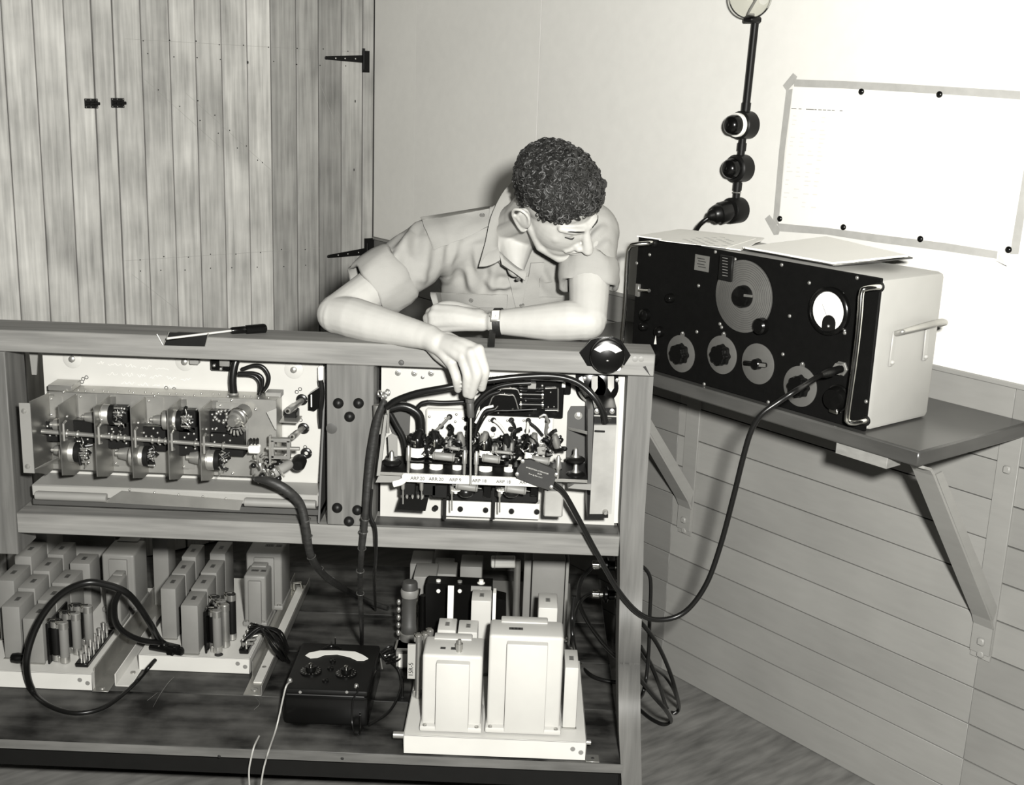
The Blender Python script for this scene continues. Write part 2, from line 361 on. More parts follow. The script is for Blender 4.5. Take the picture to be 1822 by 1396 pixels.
# ---------------------------------------------------------------- conduit with switch, socket and lamp
WC=WW-.022
cd=thing('conduit','black steel conduit running up the pale wall with round switch boxes','conduit',onW(1317,352))
top=onW(1344,40,WC); bot=onW(1308,372,WC); rr=.0095
ax=(top-bot).normalized()
def at(y): 
    t=(y-40)/(372-40); return top.lerp(bot,t)
MB().tube([top,bot],rr,14).build('pipe',blackm,cd)
for y in (186,258,330): MB().cyl(at(y-7),at(y+7),rr*1.25,n=14).build('coupling',blackm,cd)
MB().ring(at(341),ax,rr*1.05,.0018,16,6).build('bright_ring',steel,cd)
def rbox(y,ring):
    c=at(y); b=MB().lathe([(-.02,.036),(.018,.036),(.02,.033),(.024,.031)],c,-NW,28).build('switch_box',blackm,cd)
    if ring: lab(MB().lathe([(.024,.031),(.032,.031),(.034,.028)],c,-NW,28).build('white_ring',ceram,b),'white ceramic ring')
    k=.034 if ring else .024
    MB().lathe([(k,.0265),(k+.012,.026),(k+.02,.024),(k+.026,.019),(k+.030,.012),(k+.032,.005),(k+.0323,0)],c,-NW,24).build('switch_cap',bake,b)
    MB().lathe([(k+.030,.006),(k+.034,.005),(k+.036,0)],c,-NW,14).build('cap_boss',bake,b)
rbox(219,True); rbox(297,False)
c=at(374); MB().lathe([(-.02,.034),(.02,.034),(.024,.031)],c,-NW,28).build('socket_box',blackm,cd)
# cap elbow and lamp
MB().obox(top+ZZ*.006-NW*.012,(NW*.02,UW*.016,ZZ*.008),.004).build('end_bracket',blackm,cd)
lamp=thing('wall_lamp','clear round glass lamp bulb at the top of the black conduit','lamp',onW(1335,8,WC-.02))
c=onW(1335,-6,WC-.03)
MB().ball(c,.055,None,28,18).build('glass_globe',glassm,lamp)
wb=MB(); wb.tube([top+ZZ*.01-NW*.01,onW(1341,26,WC-.02),onW(1331,25,WC-.03),onW(1336,15,WC-.03),onW(1345,0,WC-.03),onW(1343,-12,WC-.03)],.003,6); wb.build('wire_support',mgray,lamp)
# plug and flex
pl=thing('mains_plug','black rubber plug with flex pushed into the lowest conduit box','plug',at(374))
a=at(374)-NW*.02; b=onW(1262,384,WC-.075)
d=(b-a).normalized(); L=(b-a).length
MB().lathe([(0,.027),(.012,.029),(.03,.029),(.032,.025),(.045,.024),(.05,.0205),(L*.8,.019),(L*.85,.0155),(L,.013),(L+.006,.006)],a,d,24).build('plug_body',rub,pl)
MB().tube([b-d*.01,onW(1250,395,WC-.085),onW(1240,408,WC-.085),onW(1232,430,WC-.08),onW(1225,470,WC-.07)],.0062,10,5).build('flex',rub,pl)
# ---------------------------------------------------------------- signal generator on the wall shelf
ZS=1.0485; WF=2.142
gen=thing('signal_generator','big black-fronted test set with dials on the wall shelf, pale metal case','signal generator',uwz(1.83,WF+.1,ZS))
U0,U1=1.470,2.19
ZT=1.376
MB(Mw).box(U0,U1,WF+.008,2.372,ZS,ZT-.002,.012,2).build('case',case,gen)
fp=MB(Mw).box(U0+.003,U1-.003,WF,WF+.008,ZS+.001,ZT,.0015).build('front_panel',blackp,gen)
def gp(x,y,w=WF): return onW(x,y,w)
def gl(x,y,prof,name,mat,par=gen,n=28,w=WF,sx=1.): return MB().lathe(prof,gp(x,y,w),-NW,n,sx).build(name,mat,par)
# main dial
bd=gl(1324,527,[(0,.083),(.004,.083),(.0045,.081),(.006,.079)],'main_dial',dial,n=48,w=WF-.003)
for r in (.076,.071,.066,.061,.056,.051,.046,.041,.036): MB().ring(gp(1324,527,WF-.0088),NW,r,.0006,48,4).build('scale_line',dgray,bd)
gl(1324,527,[(0,.026),(.012,.025),(.016,.022),(.018,.021),(.02,0)],'hub',bake,bd,w=WF-.009)
MB().obox(gp(1331,526,WF-.0275),(-UW*.012+ZZ*.0008,NW*.0012,ZZ*.0028)).build('pointer',steel,bd)
MB().obox(gp(1292,477,WF-.0165),(UW*.020,NW*.0035,ZZ*.0285),.001).build('dial_cover',blackm,gen)
m=MB()
for k in range(7): m.obox(gp(1290,459+k*5.2,WF-.0202),(UW*.008,NW*.0002,ZZ*.0006))
o=m.build('cover_lettering',mgray,gen); o['kind']='stuff'
gl(1360,579,[(0,.012),(.006,.019),(.020,.018),(.024,.014),(.025,0)],'vernier_knob',bake,n=24,w=WF-.006)
# four small dials
def fluted(x,y,w,R,h,par):
    c=gp(x,y,w); x_,y_=perp(-NW); m=MB(); n=48; vs=[];fs=[]
    for t,s in ((0,1.05),(.25*h,1),(.85*h,.95),(h,.85)):
        for k in range(n):
            a=2*PI*k/n; r=R*s*(1+.07*math.cos(8*a)); vs.append(c-NW*t+(x_*math.cos(a)+y_*math.sin(a))*r)
    for i in range(3): fs+=[(i*n+k,i*n+(k+1)%n,(i+1)*n+(k+1)%n,(i+1)*n+k) for k in range(n)]
    fs.append(tuple(3*n+k for k in range(n))); m.add(vs,fs); return m.build('knob',bake,par)
for x,y,typ in ((1212,629,0),(1285,631,0),(1349,647,1),(1424,687,0)):
    R=.0455 if typ==0 else .047
    b=gl(x,y,[(0,R),(.002,R),(.0025,R-.001)],'small_dial',dial,n=40,w=WF-.001)
    if typ==0:
        fluted(x,y,WF-.004,.024,.02,b)
        q=gp(x,y,WF-.002)+ZZ*(R+.006); MB().ball(q,(.004,.004,.004),None,10,6).build('stop_screw',steel,b)
        MB().obox(gp(x,y,WF-.002)+ZZ*(R+.001),(UW*.006,NW*.001,ZZ*.005)).build('index_tab',dial,b)
    else:
        c=gp(x,y,WF-.006); d=(-UW+ZZ*.12).normalized()
        MB().lathe([(0,.013),(.012,.012),(.014,.01),(.0145,0)],c,-NW,20).build('hub',bake,b)
        MB().obox(c-NW*.006-d*.004,(d*.034,NW*.005,d.cross(NW)*.0055),.003).build('pointer_knob',bake,b)
        MB().obox(c-NW*.0114+d*.021,(d*.010,NW*.0004,d.cross(NW)*.004)).build('pointer_mark',steel,b)
# moving-coil meter
mt=gl(1478,553,[(0,.052),(.010,.052),(.013,.049),(.014,.044),(.0125,.0425),(.009,.041)],'meter',bake,n=40)
gl(1475,553,[(0,.0415),(.001,.0415),(.0012,0)],'scale_face',ceram,mt,n=36,w=WF-.0095)
c=gp(1475,576,WF-.0108)
poly=[c+UW*(.017*math.cos(a))+ZZ*(.017*math.sin(a)+.002) for a in [PI*k/12 for k in range(13)]]+[c-UW*.017-ZZ*.016,c-UW*.008-ZZ*.020,c+UW*.008-ZZ*.020,c+UW*.017-ZZ*.016]
MB().prism(poly,-NW*.0015).build('movement_cover',blackm,mt)
MB().ball(gp(1474,580,WF-.013),(.0035,.0035,.0035),None,10,6).build('zero_screw',steel,mt)
MB().tube([gp(1474,570,WF-.0115),gp(1463,541,WF-.0115)],.0004,4).build('needle',ink,mt)
for x,y in ((1453,524),(1500,523),(1503,588),(1452,583)): MB().ball(gp(x,y),(.0035,.0035,.0035),None,10,6).build('screw',steel,mt)
# handles
def handle(l,name='front_handle'):
    h=MB().tube([gp(*p) for p in l],.0058,12,6).build(name,chrome,gen)
    for p in (l[0],l[-1]): MB().lathe([(0,.011),(.004,.010),(.006,.0065)],gp(p[0],p[1],WF),-NW,16).build('foot',blackm,h)
    return h
ho=.045
handle([(1566,510,WF),(1562,510.6,WF-.02),(1541,513.5,WF-ho),(1533,521,WF-ho-.006),(1530,560,WF-ho-.008),(1521,640,WF-ho-.008),(1508,735,WF-ho-.008),(1509,749,WF-ho-.004),(1519,752,WF-ho+.005),(1536,749,WF-.02),(1541,748,WF)])
handle([(1164,432,WF),(1155,432.5,WF-.02),(1130,435,WF-ho),(1120,440,WF-ho-.006),(1116,460,WF-ho-.008),(1112,540,WF-ho-.008),(1107,600,WF-ho-.008),(1105,625,WF-ho-.008),(1108,634,WF-ho),(1130,640,WF-.02),(1140,642,WF)])
# screws, plate, switches
sm=MB().lathe([(0,.0045),(.0015,.004),(.0028,.0025),(.003,0)],(0,0,0),-NW,12).mesh('screw',brass)
for x,y in ((1156,453),(1133,468),(1273,448),(1243,508),(1391,471),(1525,494),(1253,683),(1367,715),(1541,714),(1281,576),(1284,582),(1494,731),(1308,461),(1405,562),(1440,503),(1503,592),(1393,630),(1240,590)):
    piece('screw',sm,gen,gp(x,y))
np_=MB().obox(gp(1249,468,WF-.0008),(UW*.0225,NW*.0008,ZZ*.0185)).build('name_plate',steel,gen)
m=MB()
for k in range(4): m.obox(gp(1247+k%2*2,460+k*5,WF-.0018),(UW*.012,NW*.0001,ZZ*.0009))
m.build('plate_lettering',ink,np_)['kind']='stuff'
t=MB().obox(gp(1135,516,WF-.004),(UW*.006,NW*.004,ZZ*.016),.001).build('switch_plate',steel,gen)
MB().tube([gp(1137,516,WF-.008),gp(1155,517,WF-.02)],[.004,.0048],10).build('switch_lever',chrome,t)
b=gl(1492,708,[(0,.030),(.004,.030),(.006,.027),(.02,.024),(.026,.021),(.028,0)],'socket_cap',bake,n=28)
MB().obox(gp(1485,731,WF-.012),(UW*.012,NW*.006,ZZ*.005),.002).build('spring_clip',chrome,b)
for x,y,r in ((1160,632,.028),(1175,590,.014),(1150,560,.016),(1148,580,.012),(1195,530,.012)):
    gl(x,y,[(0,r),(.012,r*.9),(.016,r*.6),(.0165,0)],'blank_knob',bake,n=20)
MB().prism([gp(1164,612,WF-.017),gp(1168,612,WF-.017),gp(1167,597,WF-.017)],-NW*.001).build('white_pointer',ceram,gen)
sk=MB().lathe([(0,.0165),(.004,.0165),(.006,.0145),(.016,.0135),(.016,.009)],gp(1498,655),-NW,6).build('output_socket',steel,gen)
# carrying handle on the end of the case
def gs(x,y,o=0.): return onU(x,y,U0)-UW*o
hd=MB().tube([gs(1590,592,.006),gs(1589,588,.018),gs(1593,585,.024),gs(1625,576,.026),gs(1655,569,.026),gs(1664,571,.024),gs(1664,576,.008)],[.006,.006,.006,.0075,.0075,.006,.006],12,5).build('side_handle',steel,gen)
for l in (((1591,590),(1583,650)),((1649,583),(1643,640))):
    a=gs(*l[0],.002); b=gs(*l[1],.002); d=(b-a).normalized()
    h=MB().obox((a+b)/2,(d*(b-a).length*.52,UW*.002,NW*.007),.003).build('handle_strap',case,hd)
    MB().ball(b-UW*.003-d*.008,(.0055,.0055,.0055),None,12,7).build('rivet',case,hd)
# papers on top of it
ZP=ZT+.0005
def sheet(name,label,cat,cor,z,th,mat,rag=0.,lift=(0,0,0,0)):
    m=MB(); P=[onZ(x,y,z+l_) for (x,y),l_ in zip(cor,lift)]
    q=[]
    for i in range(len(P)):
        a,b=P[i],P[(i+1)%len(P)]
        for k in range(8):
            p=a.lerp(b,k/8); q.append(p+V((random.uniform(-rag,rag),random.uniform(-rag,rag),0)))
    m.prism(q,ZZ*th); return m
t=thing('loose_papers','flat pile of printed papers on the left end of the test set','papers',onZ(1235,425,ZP))
sheet('a','','',[(1133,421),(1318,446),(1360,425),(1210,409)],ZP,.003,paper,.0015).build('sheet',paper,t)
sheet('a','','',[(1172,428),(1290,442),(1345,425),(1225,411)],ZP+.0035,.0015,paper,.001).build('sheet',paper,t)
m=MB()
for r in range(9):
    for k in range(6):
        if random.random()<.7:
            a=onZ(1215+k*14+r*4,424+r*1.7-k*.4,ZP+.0052); m.obox(a,(V((.006,-.004,0)),V((.0006,.0009,0)),ZZ*.0001))
m.build('printing',mgray,t)['kind']='stuff'
nbk=thing('open_notebook','open white notebook with worn page edges on the test set','notebook',onZ(1460,445,ZP))
cov=[(1322,443),(1486,474),(1624,460),(1475,424)]
sheet('a','','',cov,ZP,.003,blackm,.0004,(0,0,.014,.014)).build('cover',dgray,nbk)
for k in range(3):
    sheet('a','','',[(1322+k*2,442),(1484-k,472-k),(1616-k*3,457),(1470,423)],ZP+.0035+k*.0042,.004,paper,.0022,(0,0,.014,.014)).build('pages',paper,nbk)
# ---------------------------------------------------------------- timber rack bench
RY=2.5; RB=2.6
rk=thing('rack_bench','rough timber test bench frame with two open bays over a board shelf','bench',(-.42,2.55,0))
tr=MB().box(-1.42,.278,RY,RB,1.150,1.198,.002).build('top_rail',rackw,rk)
MB().box(-1.0905,.2275,RY,RB,.743,.790,.002).build('middle_rail',rackw,rk)
MB().box(-1.30,-1.091,RY,RB,.692,1.1495,.002).build('post',rackv,rk)
MB().box(-1.42,-1.302,RY,RB,0,1.1495,.002).build('post',rackv,rk)
mp=MB().box(-.411,-.311,RY+.001,RB,.7905,1.1495,.002).build('post',rackv,rk)
lx=[(1117,672),(1103,935),(1103,1040),(1100,1180),(1101,1300),(1106,1392)]; rx=[(1165,640),(1146,935),(1144,1040),(1139,1180),(1140,1300),(1142,1392)]
L=[onY(x,y,RY) for x,y in lx]; R=[onY(x,y,RY) for x,y in rx]
L[0].z=R[0].z=1.1495
m=MB(); L.append(V((L[-1].x+.012,RY,0))); R.append(V((R[-1].x+.012,RY,0)))
for i in range(len(L)-1):
    zb=(L[i+1].z+R[i+1].z)/2 if i<len(L)-2 else 0; zt=(L[i].z+R[i].z)/2
    m.prism([(L[i].x,RY,zt),(R[i].x,RY,zt),(R[i+1].x,RY,zb),(L[i+1].x,RY,zb)],(0,.095,0))
m.build('post',rackv,rk)
# rear posts that carry the back of the shelf
for x in (-1.16,.22): MB().box(x-.03,x+.03,3.50,3.56,0,.214,.002).build('leg',rackv,rk)
bm_=MB().lathe([(0,.0115),(.003,.0112),(.007,.009),(.0095,.005),(.0105,0)],(0,0,0),-YY,20).mesh('bolt_head',blackm)
for x,y in ((602,717),(638,717),(622,741),(600,903),(636,907),(621,927)): piece('bolt_head',bm_,mp,onY(x,y,RY+.001))
for (x,y) in ((590,762),): MB().lathe([(0,.012),(.0006,.009),(.0007,0)],onY(x,y,RY+.0004),-YY,16).build('knot',dgray,mp)
MB().lathe([(0,.006),(.002,.005),(.0025,0)],onY(714,645,RY),-YY,14).build('screw',dgray,tr)
a=onY(1146,654,RY); b=onY(1158,670,RY); MB().prism([a+V((-.003,0,.002)),a+V((.003,0,.004)),b],-YY*.0004).build('split',ink,tr)
for x in (1130,1141): MB().lathe([(0,.006),(.0003,.005),(.0004,0)],onY(x,639,RY),-YY,12).build('knot',mgray,tr)
# dark tin clip folded over the rail
c=MB()
c.prism([onY(x,y,RY-.0004) for x,y in ((291,614),(302,591),(371,593),(364,616))],-YY*.0012)
c.prism([(onY(302,591,RY).x,RY-.0014,1.1985),(onY(371,593,RY).x,RY-.0014,1.1985),(onY(371,593,RY).x-.01,RY+.035,1.1985),(onY(302,591,RY).x+.008,RY+.035,1.1985)],ZZ*.0012)
cl=lab(c.build('tin_clip',blackm,tr),'dark tin clip bent over the rail edge')
for l in (((279,594),(290,614)),((301,590),(291,614)),((371,593),(365,616))): MB().tube([onY(x,y,RY-.0024) for x,y in l],.0011,6).build('bent_edge',steel,cl)
# shelf boards
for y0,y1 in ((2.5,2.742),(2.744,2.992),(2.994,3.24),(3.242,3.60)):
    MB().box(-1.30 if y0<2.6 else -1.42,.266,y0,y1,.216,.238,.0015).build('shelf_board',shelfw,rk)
MB().box(-1.30,.2655,2.4985,2.5,.2145,.2365).build('sawn_edge',shelfe,rk)
MB().box(-1.30,.262,2.535,2.556,.150,.2155,.001).build('apron',blackm,rk)
for x,y in ((609,1349),(390,1345)): MB().lathe([(0,.004),(.0006,.003),(.0007,0)],onY(x,y,2.4984),-YY,10).build('nail_head',ink,rk)
MB().box(-.309,.2255,2.512,2.5655,.7901,.7908).build('dark_strip',shelfw,rk)  # thin dark strip over the middle rail top in the right bay
# ---------------------------------------------------------------- screwdriver lying on the rail
zr=1.1985
def screwdriver(name,label,a,b,tip,R,hm=None,bm2=None):
    t=thing(name,label,'screwdriver',b); d=(a-b).normalized(); L=(a-b).length
    m=MB(); n=24; vs=[];fs=[];x_,y_=perp(d)
    prof=[(0,.62),(.04,.75),(.38,.8),(.40,.7),(.42,.98),(.92,1.05),(.97,.95),(1,.6)]
    for tt,s in prof:
        for k in range(n):
            g=2*PI*k/n; r=R*s*(1-(.10*(math.cos(8*g)>.2) if tt>.41 else 0)); vs.append(b+d*L*tt+(x_*math.cos(g)+y_*math.sin(g))*r)
    mm=len(prof)
    for i in range(mm-1): fs+=[(i*n+k,i*n+(k+1)%n,(i+1)*n+(k+1)%n,(i+1)*n+k) for k in range(n)]
    fs+=[tuple(range(n-1,-1,-1)),tuple((mm-1)*n+k for k in range(n))]
    m.add(vs,fs); m.build('handle',hm or bake,t)
    MB().tube([b+d*.004,b.lerp(tip,.93),tip],[.0025,.0025,.0028],10).build('blade',bm2 or brights,t)
    return t
a=onZ(474,584,zr+.008); b=onZ(411,588,zr+.0085)
sd=screwdriver('screwdriver','black-handled screwdriver lying across the top rail, blade over a tin clip',a,b,onZ(297,602,zr+.0045),.0100)
MB().cyl(a,a+(a-b).normalized()*.0012,.0028,n=10).build('end_rivet',brass,sd)
# ---------------------------------------------------------------- round panel meter hung on the rail corner
pmn=thing('panel_meter','round black panel meter with white arc scale on the bench rail','meter',onY(1080,630,2.47))
Y0=2.496
pz=[onY(x,y,Y0) for x,y in ((1031,626),(1052,603),(1072,598),(1090,598),(1106,606),(1122,631),(1109,651),(1098,656),(1045,649))]
MB().prism(pz,-YY*.006).build('bracket_plate',bake,pmn)
c=onY(1080,631,Y0-.006); dv=V((0,-1,.08)).normalized()
ms=MB().lathe([(0,.0365),(.018,.0365),(.022,.0352),(.0235,.032),(.0238,0)],c,dv,40).build('meter_case',bake,pmn)
cc=c+dv*.0243; e1=XX; e2=dv.cross(XX).normalized()
if e2.z<0: e2=-e2
arc=[];ar2=[]
for k in range(17):
    t=-1+2*k/16; arc.append(cc+e1*(.0287*t)+e2*(.027-.0137*t*t)); ar2.append(cc+e1*(.0158*t)+e2*(.0133-.0058*t*t))
MB().add(arc+ar2,[(i,i+1,18+i,17+i) for i in range(16)]).build('scale_window',ceram,ms)
MB().ball(cc-e2*.009,(.003,.001,.0015),None,10,6).build('zero_screw',steel,ms)
MB().cyl(onY(1100,655,Y0-.006),onY(1100,655,Y0-.014),.005,n=12).build('terminal',steel,pmn)
MB().tube([onY(1100,653,Y0-.010),onY(1107,652,Y0-.012),onY(1109,651,Y0-.006)],.002,6).build('solder_tag',chrome,pmn)
# ---------------------------------------------------------------- left radio unit in the rack
PY=2.585; BX=2.52; PF=2.42
lu=thing('radio_chassis','long bare metal radio chassis with partition plates, in the left bay of the rack','radio chassis',(-.75,2.55,.79))
X0,X1=-1.045,-.428
# panel, with clipped upper corner, rim and sill
m=MB(); zt=1.149; m.prism([(X0,PY,.84),(X1,PY,.84),(X1,PY,1.118),(X1-.02,PY,1.14),(X1-.02,PY,zt),(X0,PY,zt)],(0,.003,0)); pn=m.build('back_panel',whitep,lu)
m=MB(); m.prism([(X1,PY+.003,.795),(X1,PY-.10,.80),(X1,PY,1.14)],(.004,0,0)); m.build('side_flange',dgray,lu)
m=MB(); m.prism([(X0-.03,PY,1.149),(X0-.008,PY,1.149),(X0-.016,PY,1.08),(X0-.026,PY,1.08)],(0,.004,0)); m.build('edge_plate',mgray,lu)
MB().box(X0-.008,X1-.002,PY-.085,PY,.830,.857,.003).build('sill',grayp,lu)
MB().prism([(X0-.006,2.50,.824),(X1+.004,2.50,.824),(X1+.004,2.50,.812),(X0-.006,2.50,.812)],(0,.08,0)).build('sill_plate',dgray,lu)
def pxtube(l,Y,r,n=12): return MB().tube(pts(l,Y),r,n,4)
for (xa,ya,xb_,yb) in ((66,876,192,886),(437,888,563,901)):
    a=onY(xa,ya,2.50); b=onY(xb_,yb,2.50); z=a.z-.004
    MB().tube([(a.x,2.494,z),(b.x,2.494,z)],.0095,14).build('edge_roll',mgray,lu)
    MB().box(a.x,b.x,2.494,2.565,z-.0095,z+.009,.002).build('edge_box',mgray,lu)
m=MB(); A=[onY(x,y,2.515) for x,y in ((221,868),(436,885),(430,902),(190,888))]; A=[V((p.x,2.495,p.z)) for p in A]; m.prism(A,YY*.003); o=m.build('bright_strip',alu,lu)
rv=MB().ball((0,0,0),.0026,None,8,5).mesh('rivet',steel)
for x,y in ((231,870),(275,875),(318,879),(361,882),(402,886)): piece('rivet',rv,o,onY(x,y+1,2.4945))
# washers and bolts on the panel, pencil scrawl
for x,y in ((129,638),(329,643),(523,657)):
    b=MB().lathe([(0,.0205),(.0012,.0205),(.0018,.0195)],onY(x,y,PY),-YY,28).build('washer',whitep,pn)
    MB().lathe([(.0018,.007),(.006,.007),(.0075,.005),(.008,0)],onY(x,y,PY),-YY,12).build('bolt',steel,b)
for (x,y) in ((148,674),(154,671),(146,679),(528,697),(534,692),(535,747),(543,795),(296,690),(310,692)):
    MB().ring(onY(x,y,PY-.001),YY,.0036,.0008,14,5).build('eyelet',dgray,pn)
m=MB(); random.seed(3)
for l0 in ((172,646,300,658),(190,664,345,676),(215,682,300,688)):
    x=l0[0]
    while x<l0[2]:
        w_=random.uniform(10,24); l=[]
        for k in range(9):
            t=k/8; l.append(onY(x+w_*t,l0[1]+(l0[3]-l0[1])*(x-l0[0])/(l0[2]-l0[0])+random.uniform(-3.2,3.2),PY-.0003))
        m.tube(l,.00035,4,3); x+=w_+7
m.build('pencil_scrawl',fink,pn)['kind']='stuff'
# chassis box
plated=alu_dark
bz0,bz1=.887,1.062; bx0,bx1=-1.012,-.522
MB().box(bx0,bx1,BX,PY-.004,bz0,bz1,.001).build('box',alu,lu)
MB().box(bx0-.002,bx0+.05,BX+.006,PY-.004,bz1,bz1+.012,.001).build('corner_bracket',steel,lu)
o=MB().box(bx1-.03,bx1+.004,BX+.03,PY-.004,bz1-.004,bz1+.008,.001).build('corner_bracket',mgray,lu)
m=MB()
for k in range(26):
    m.ball((bx0+.02+.018*k+random.uniform(-.004,.004),BX+random.uniform(.008,.03),bz1+.0005),.0022,None,8,5)
m.build('top_rivets',steel,lu)['kind']='stuff'
m=MB()
for x,y in ((113,697),(275,704),(412,712),(414,842),(452,834),(455,728),(92,737)): m.ball(onY(x,y,BX-.0005),.0034,None,8,5)
m.build('face_screws',steel,lu)['kind']='stuff'
# end cover and the five partition plates
zt,zb=1.060,.908
def plate(xk,zt_=zt,zb_=zb,name='partition_plate',mat=plated):
    m=MB(); m.prism([(xk,BX,bz1-.004),(xk,PF,zt_),(xk,PF,zb_),(xk,BX-.035,bz0+.0),(xk,BX,bz0)],(.0022,0,0)); m.prism([(xk+.0022,BX-.0012,bz1-.006),(xk+.014,BX-.0012,bz1-.006),(xk+.014,BX-.0012,bz0+.012),(xk+.0022,BX-.0012,bz0+.012)],(0,.0011,0))
    return m.build(name,mat,lu)
xs=[-.953,-.880,-.804,-.728,-.661]
for k,xk in enumerate(xs):
    p=plate(xk)
    a=(xk+.006); zc=.998-.004*k
    MB().tube([(a,PF+.022,zc+.022),(a,PF+.008,zc+.020),(a,PF+.008,zc-.016),(a,PF+.022,zc-.018)],.0027,8).build('shaft_bracket',steel,p)
    MB().ball((a,PF+.03,zc+.030),.003,None,8,5).build('screw',steel,p)
ec=plate(-1.012,1.066,.912,'end_cover'); 
MB().box(-1.034,-1.010,PF,PF+.0022,.91,1.062,.0005).build('end_flange',mgray,ec)
for z in (1.045,.925): MB().lathe([(0,.0055),(.002,.005),(.003,0)],(-1.024,PF-.0003,z),-YY,12).build('rivet',steel,ec)
m=MB(); m.prism([(-1.010,PF+.002,.918),(-.97,PF+.05,.935),(-.955,BX-.002,.93),(-1.010,BX-.002,.900)],(0,0,.002)); m.build('end_gusset',alu,ec)
# pale cover plates on the box face
for (x0,y0,x1,y1) in ((139,700,172,748),(261,707,292,757),(203,797,230,828),(325,803,345,834),(385,716,440,760),(88,705,112,742),(440,722,443,815)):
    o=MB().px(x0,y0,x1,y1,BX-.002,.0015,.0004).build('cover_plate',steel,lu)
    for fx,fy in ((.12,.12),(.12,.88)): piece('rivet',rv,o,onY(x0+(x1-x0)*fx,y0+(y1-y0)*fy,BX-.0022))
# tuning shaft with couplings
YS=2.455
sh=MB().tube([onY(74,767,YS),onY(454,797,YS)],.0047,14).build('tuning_shaft',brass,lu)
a=onY(74,767,YS); b=onY(454,797,YS)
for t in (.12,.17,.33,.36,.39,.52,.55,.58,.72,.75,.85):
    p=a.lerp(b,t); MB().ring(p,b-a,.0062,.0022,14,6).build('coupling_ring',alu,sh)
MB().obox(onY(453,798,YS),((.0125,0,.0005),(0,.010,0),(0,0,.0085)),.003).build('collar',ceram,sh)
for k in range(3): MB().ring(onY(446+k*6,786,YS+.006),XX,.008,.0016,14,6).build('spring_coil',blackm,sh)
fr=MB()
for l in ((484,783,484,815),(513,784,513,813)): fr.px(l[0]-3.5,l[1],l[0]+3.5,l[3],YS-.004,.012,.001)
fr.px(481,780,516,787,YS-.004,.012,.001); fr.px(481,811,516,817,YS-.004,.012,.001); fr.build('bearing_frame',brass,lu)
MB().tube([onY(474,797,YS),onY(533,798,YS)],.0042,12).build('shaft_end',steel,lu)
MB().px(478,775,482,828,YS-.01,.01,.001).build('end_stop',steel,lu)
# coil cans, valve bases and the bunches of wires
def can(x,y,L,r,Y=2.47,dark=True,tilt=0.):
    p=onY(x,y,Y); d=V((math.cos(tilt),0,math.sin(tilt)))
    o=MB().lathe([(0,r*.9),(.002,r),(L-.002,r),(L,r*.94)],p,d,26).build('coil_can',alu,lu)
    MB().ring(p+d*L*.55,d,r,.0008,24,5).build('seam',steel,o)
    if dark:
        q=p+d*(L+.0005)
        MB().lathe([(0,r*1.02),(.010,r*1.02),(.011,r*.9)],q,d,20).build('valve_base',blackm,o)
        m=MB(); random.seed(int(x))
        e1=V((-d.z,0,d.x))
        for k in range(16):
            g=random.uniform(0,2*PI); rr_=r*random.uniform(.2,1.); s=q+d*.011+(e1*math.cos(g)+YY*math.sin(g))*rr_
            if k<9:
                e=s+d*random.uniform(.006,.016); m.tube([s,e],.0018,6)
                m.ball(e,.0030,None,8,5)
            else:
                e=s+V((random.uniform(-.002,.016),random.uniform(-.012,.004),random.uniform(-.022,.022))); m.tube([s,s.lerp(e,.5)+V((.006,-.004,0)),e],.0011,5,4)
        lab(m.build('pin_wires',steel,o),'bright tangle of soldered pins and wires')
        m=MB()
        for k in range(7):
            g=random.uniform(0,2*PI); s=q+d*.011+(e1*math.cos(g)+YY*math.sin(g))*r*.7; e=s+V((random.uniform(0,.02),random.uniform(-.01,.02),random.uniform(-.02,.02))); m.tube([s,e],.0032,8)
        m.build('small_capacitors',rub,o)
    return o
for x,y in ((171,736),(291,746)): can(x,y,.030,.0215)
for x,y in ((110,803),(232,810),(358,817)): can(x,y,.030,.0215)
for x,y,r in ((146,741,.010),(268,746,.010),(206,806,.011),(332,813,.011),(90,755,.012),(92,800,.01)):
    p=onY(x,y,2.49); o=MB().lathe([(0,r*.5),(.006,r*.5),(.008,r),(.024,r*1.3),(.03,r*1.3)],p,XX,18).build('trimmer',brass,lu)
# dark wafer blocks behind the shaft
for x,y,w_,h_ in ((152,768,22,20),(213,775,22,24),(274,781,22,22),(334,785,22,26),(404,790,30,22),(210,742,16,18),(332,750,16,20),(88,768,20,18),(388,752,18,20)):
    o=MB().px(x-w_,y-h_,x+w_,y+h_,2.492,.025,.002).build('wafer_block',blackm,lu)
    m=MB(); random.seed(x)
    for k in range(7): m.ball(onY(x+(random.random()*2-1)*w_*.9,y+(random.random()*2-1)*h_*.9,2.4915),.0027,None,8,5)
    m.build('solder_tags',steel,o)
# tilted banded can near the end
a=onY(412,752,2.452); b=onY(434,733,2.50); d=(b-a).normalized()
o=MB().lathe([(0,.010),(.012,.0125),(.014,.017),(.022,.0175),(.024,.0195),(.036,.0195),(.038,.0175),(.056,.0175),(.06,.014)],a,d,26).build('banded_can',brass,lu)
MB().ring(a+d*.030,d,.0197,.0015,26,6).build('band',chrome,o)
m=MB(); random.seed(11)
for k in range(14):
    g=2*PI*k/14; m.tube([a+V((.014*math.cos(g)+.006,.01,.014*math.sin(g)-.006)),a+V((.019*math.cos(g)+.008,.004,.019*math.sin(g)-.01))],.0022,6)
m.build('can_tags',alu,o)
m=MB(); p=onY(394,741,2.49)
for k in range(12):
    g=2*PI*k/12; m.ball(p+V((.012*math.cos(g),random.uniform(-.01,.01),.012*math.sin(g))),.004,None,8,5)
m.build('tag_ring',brass,lu)
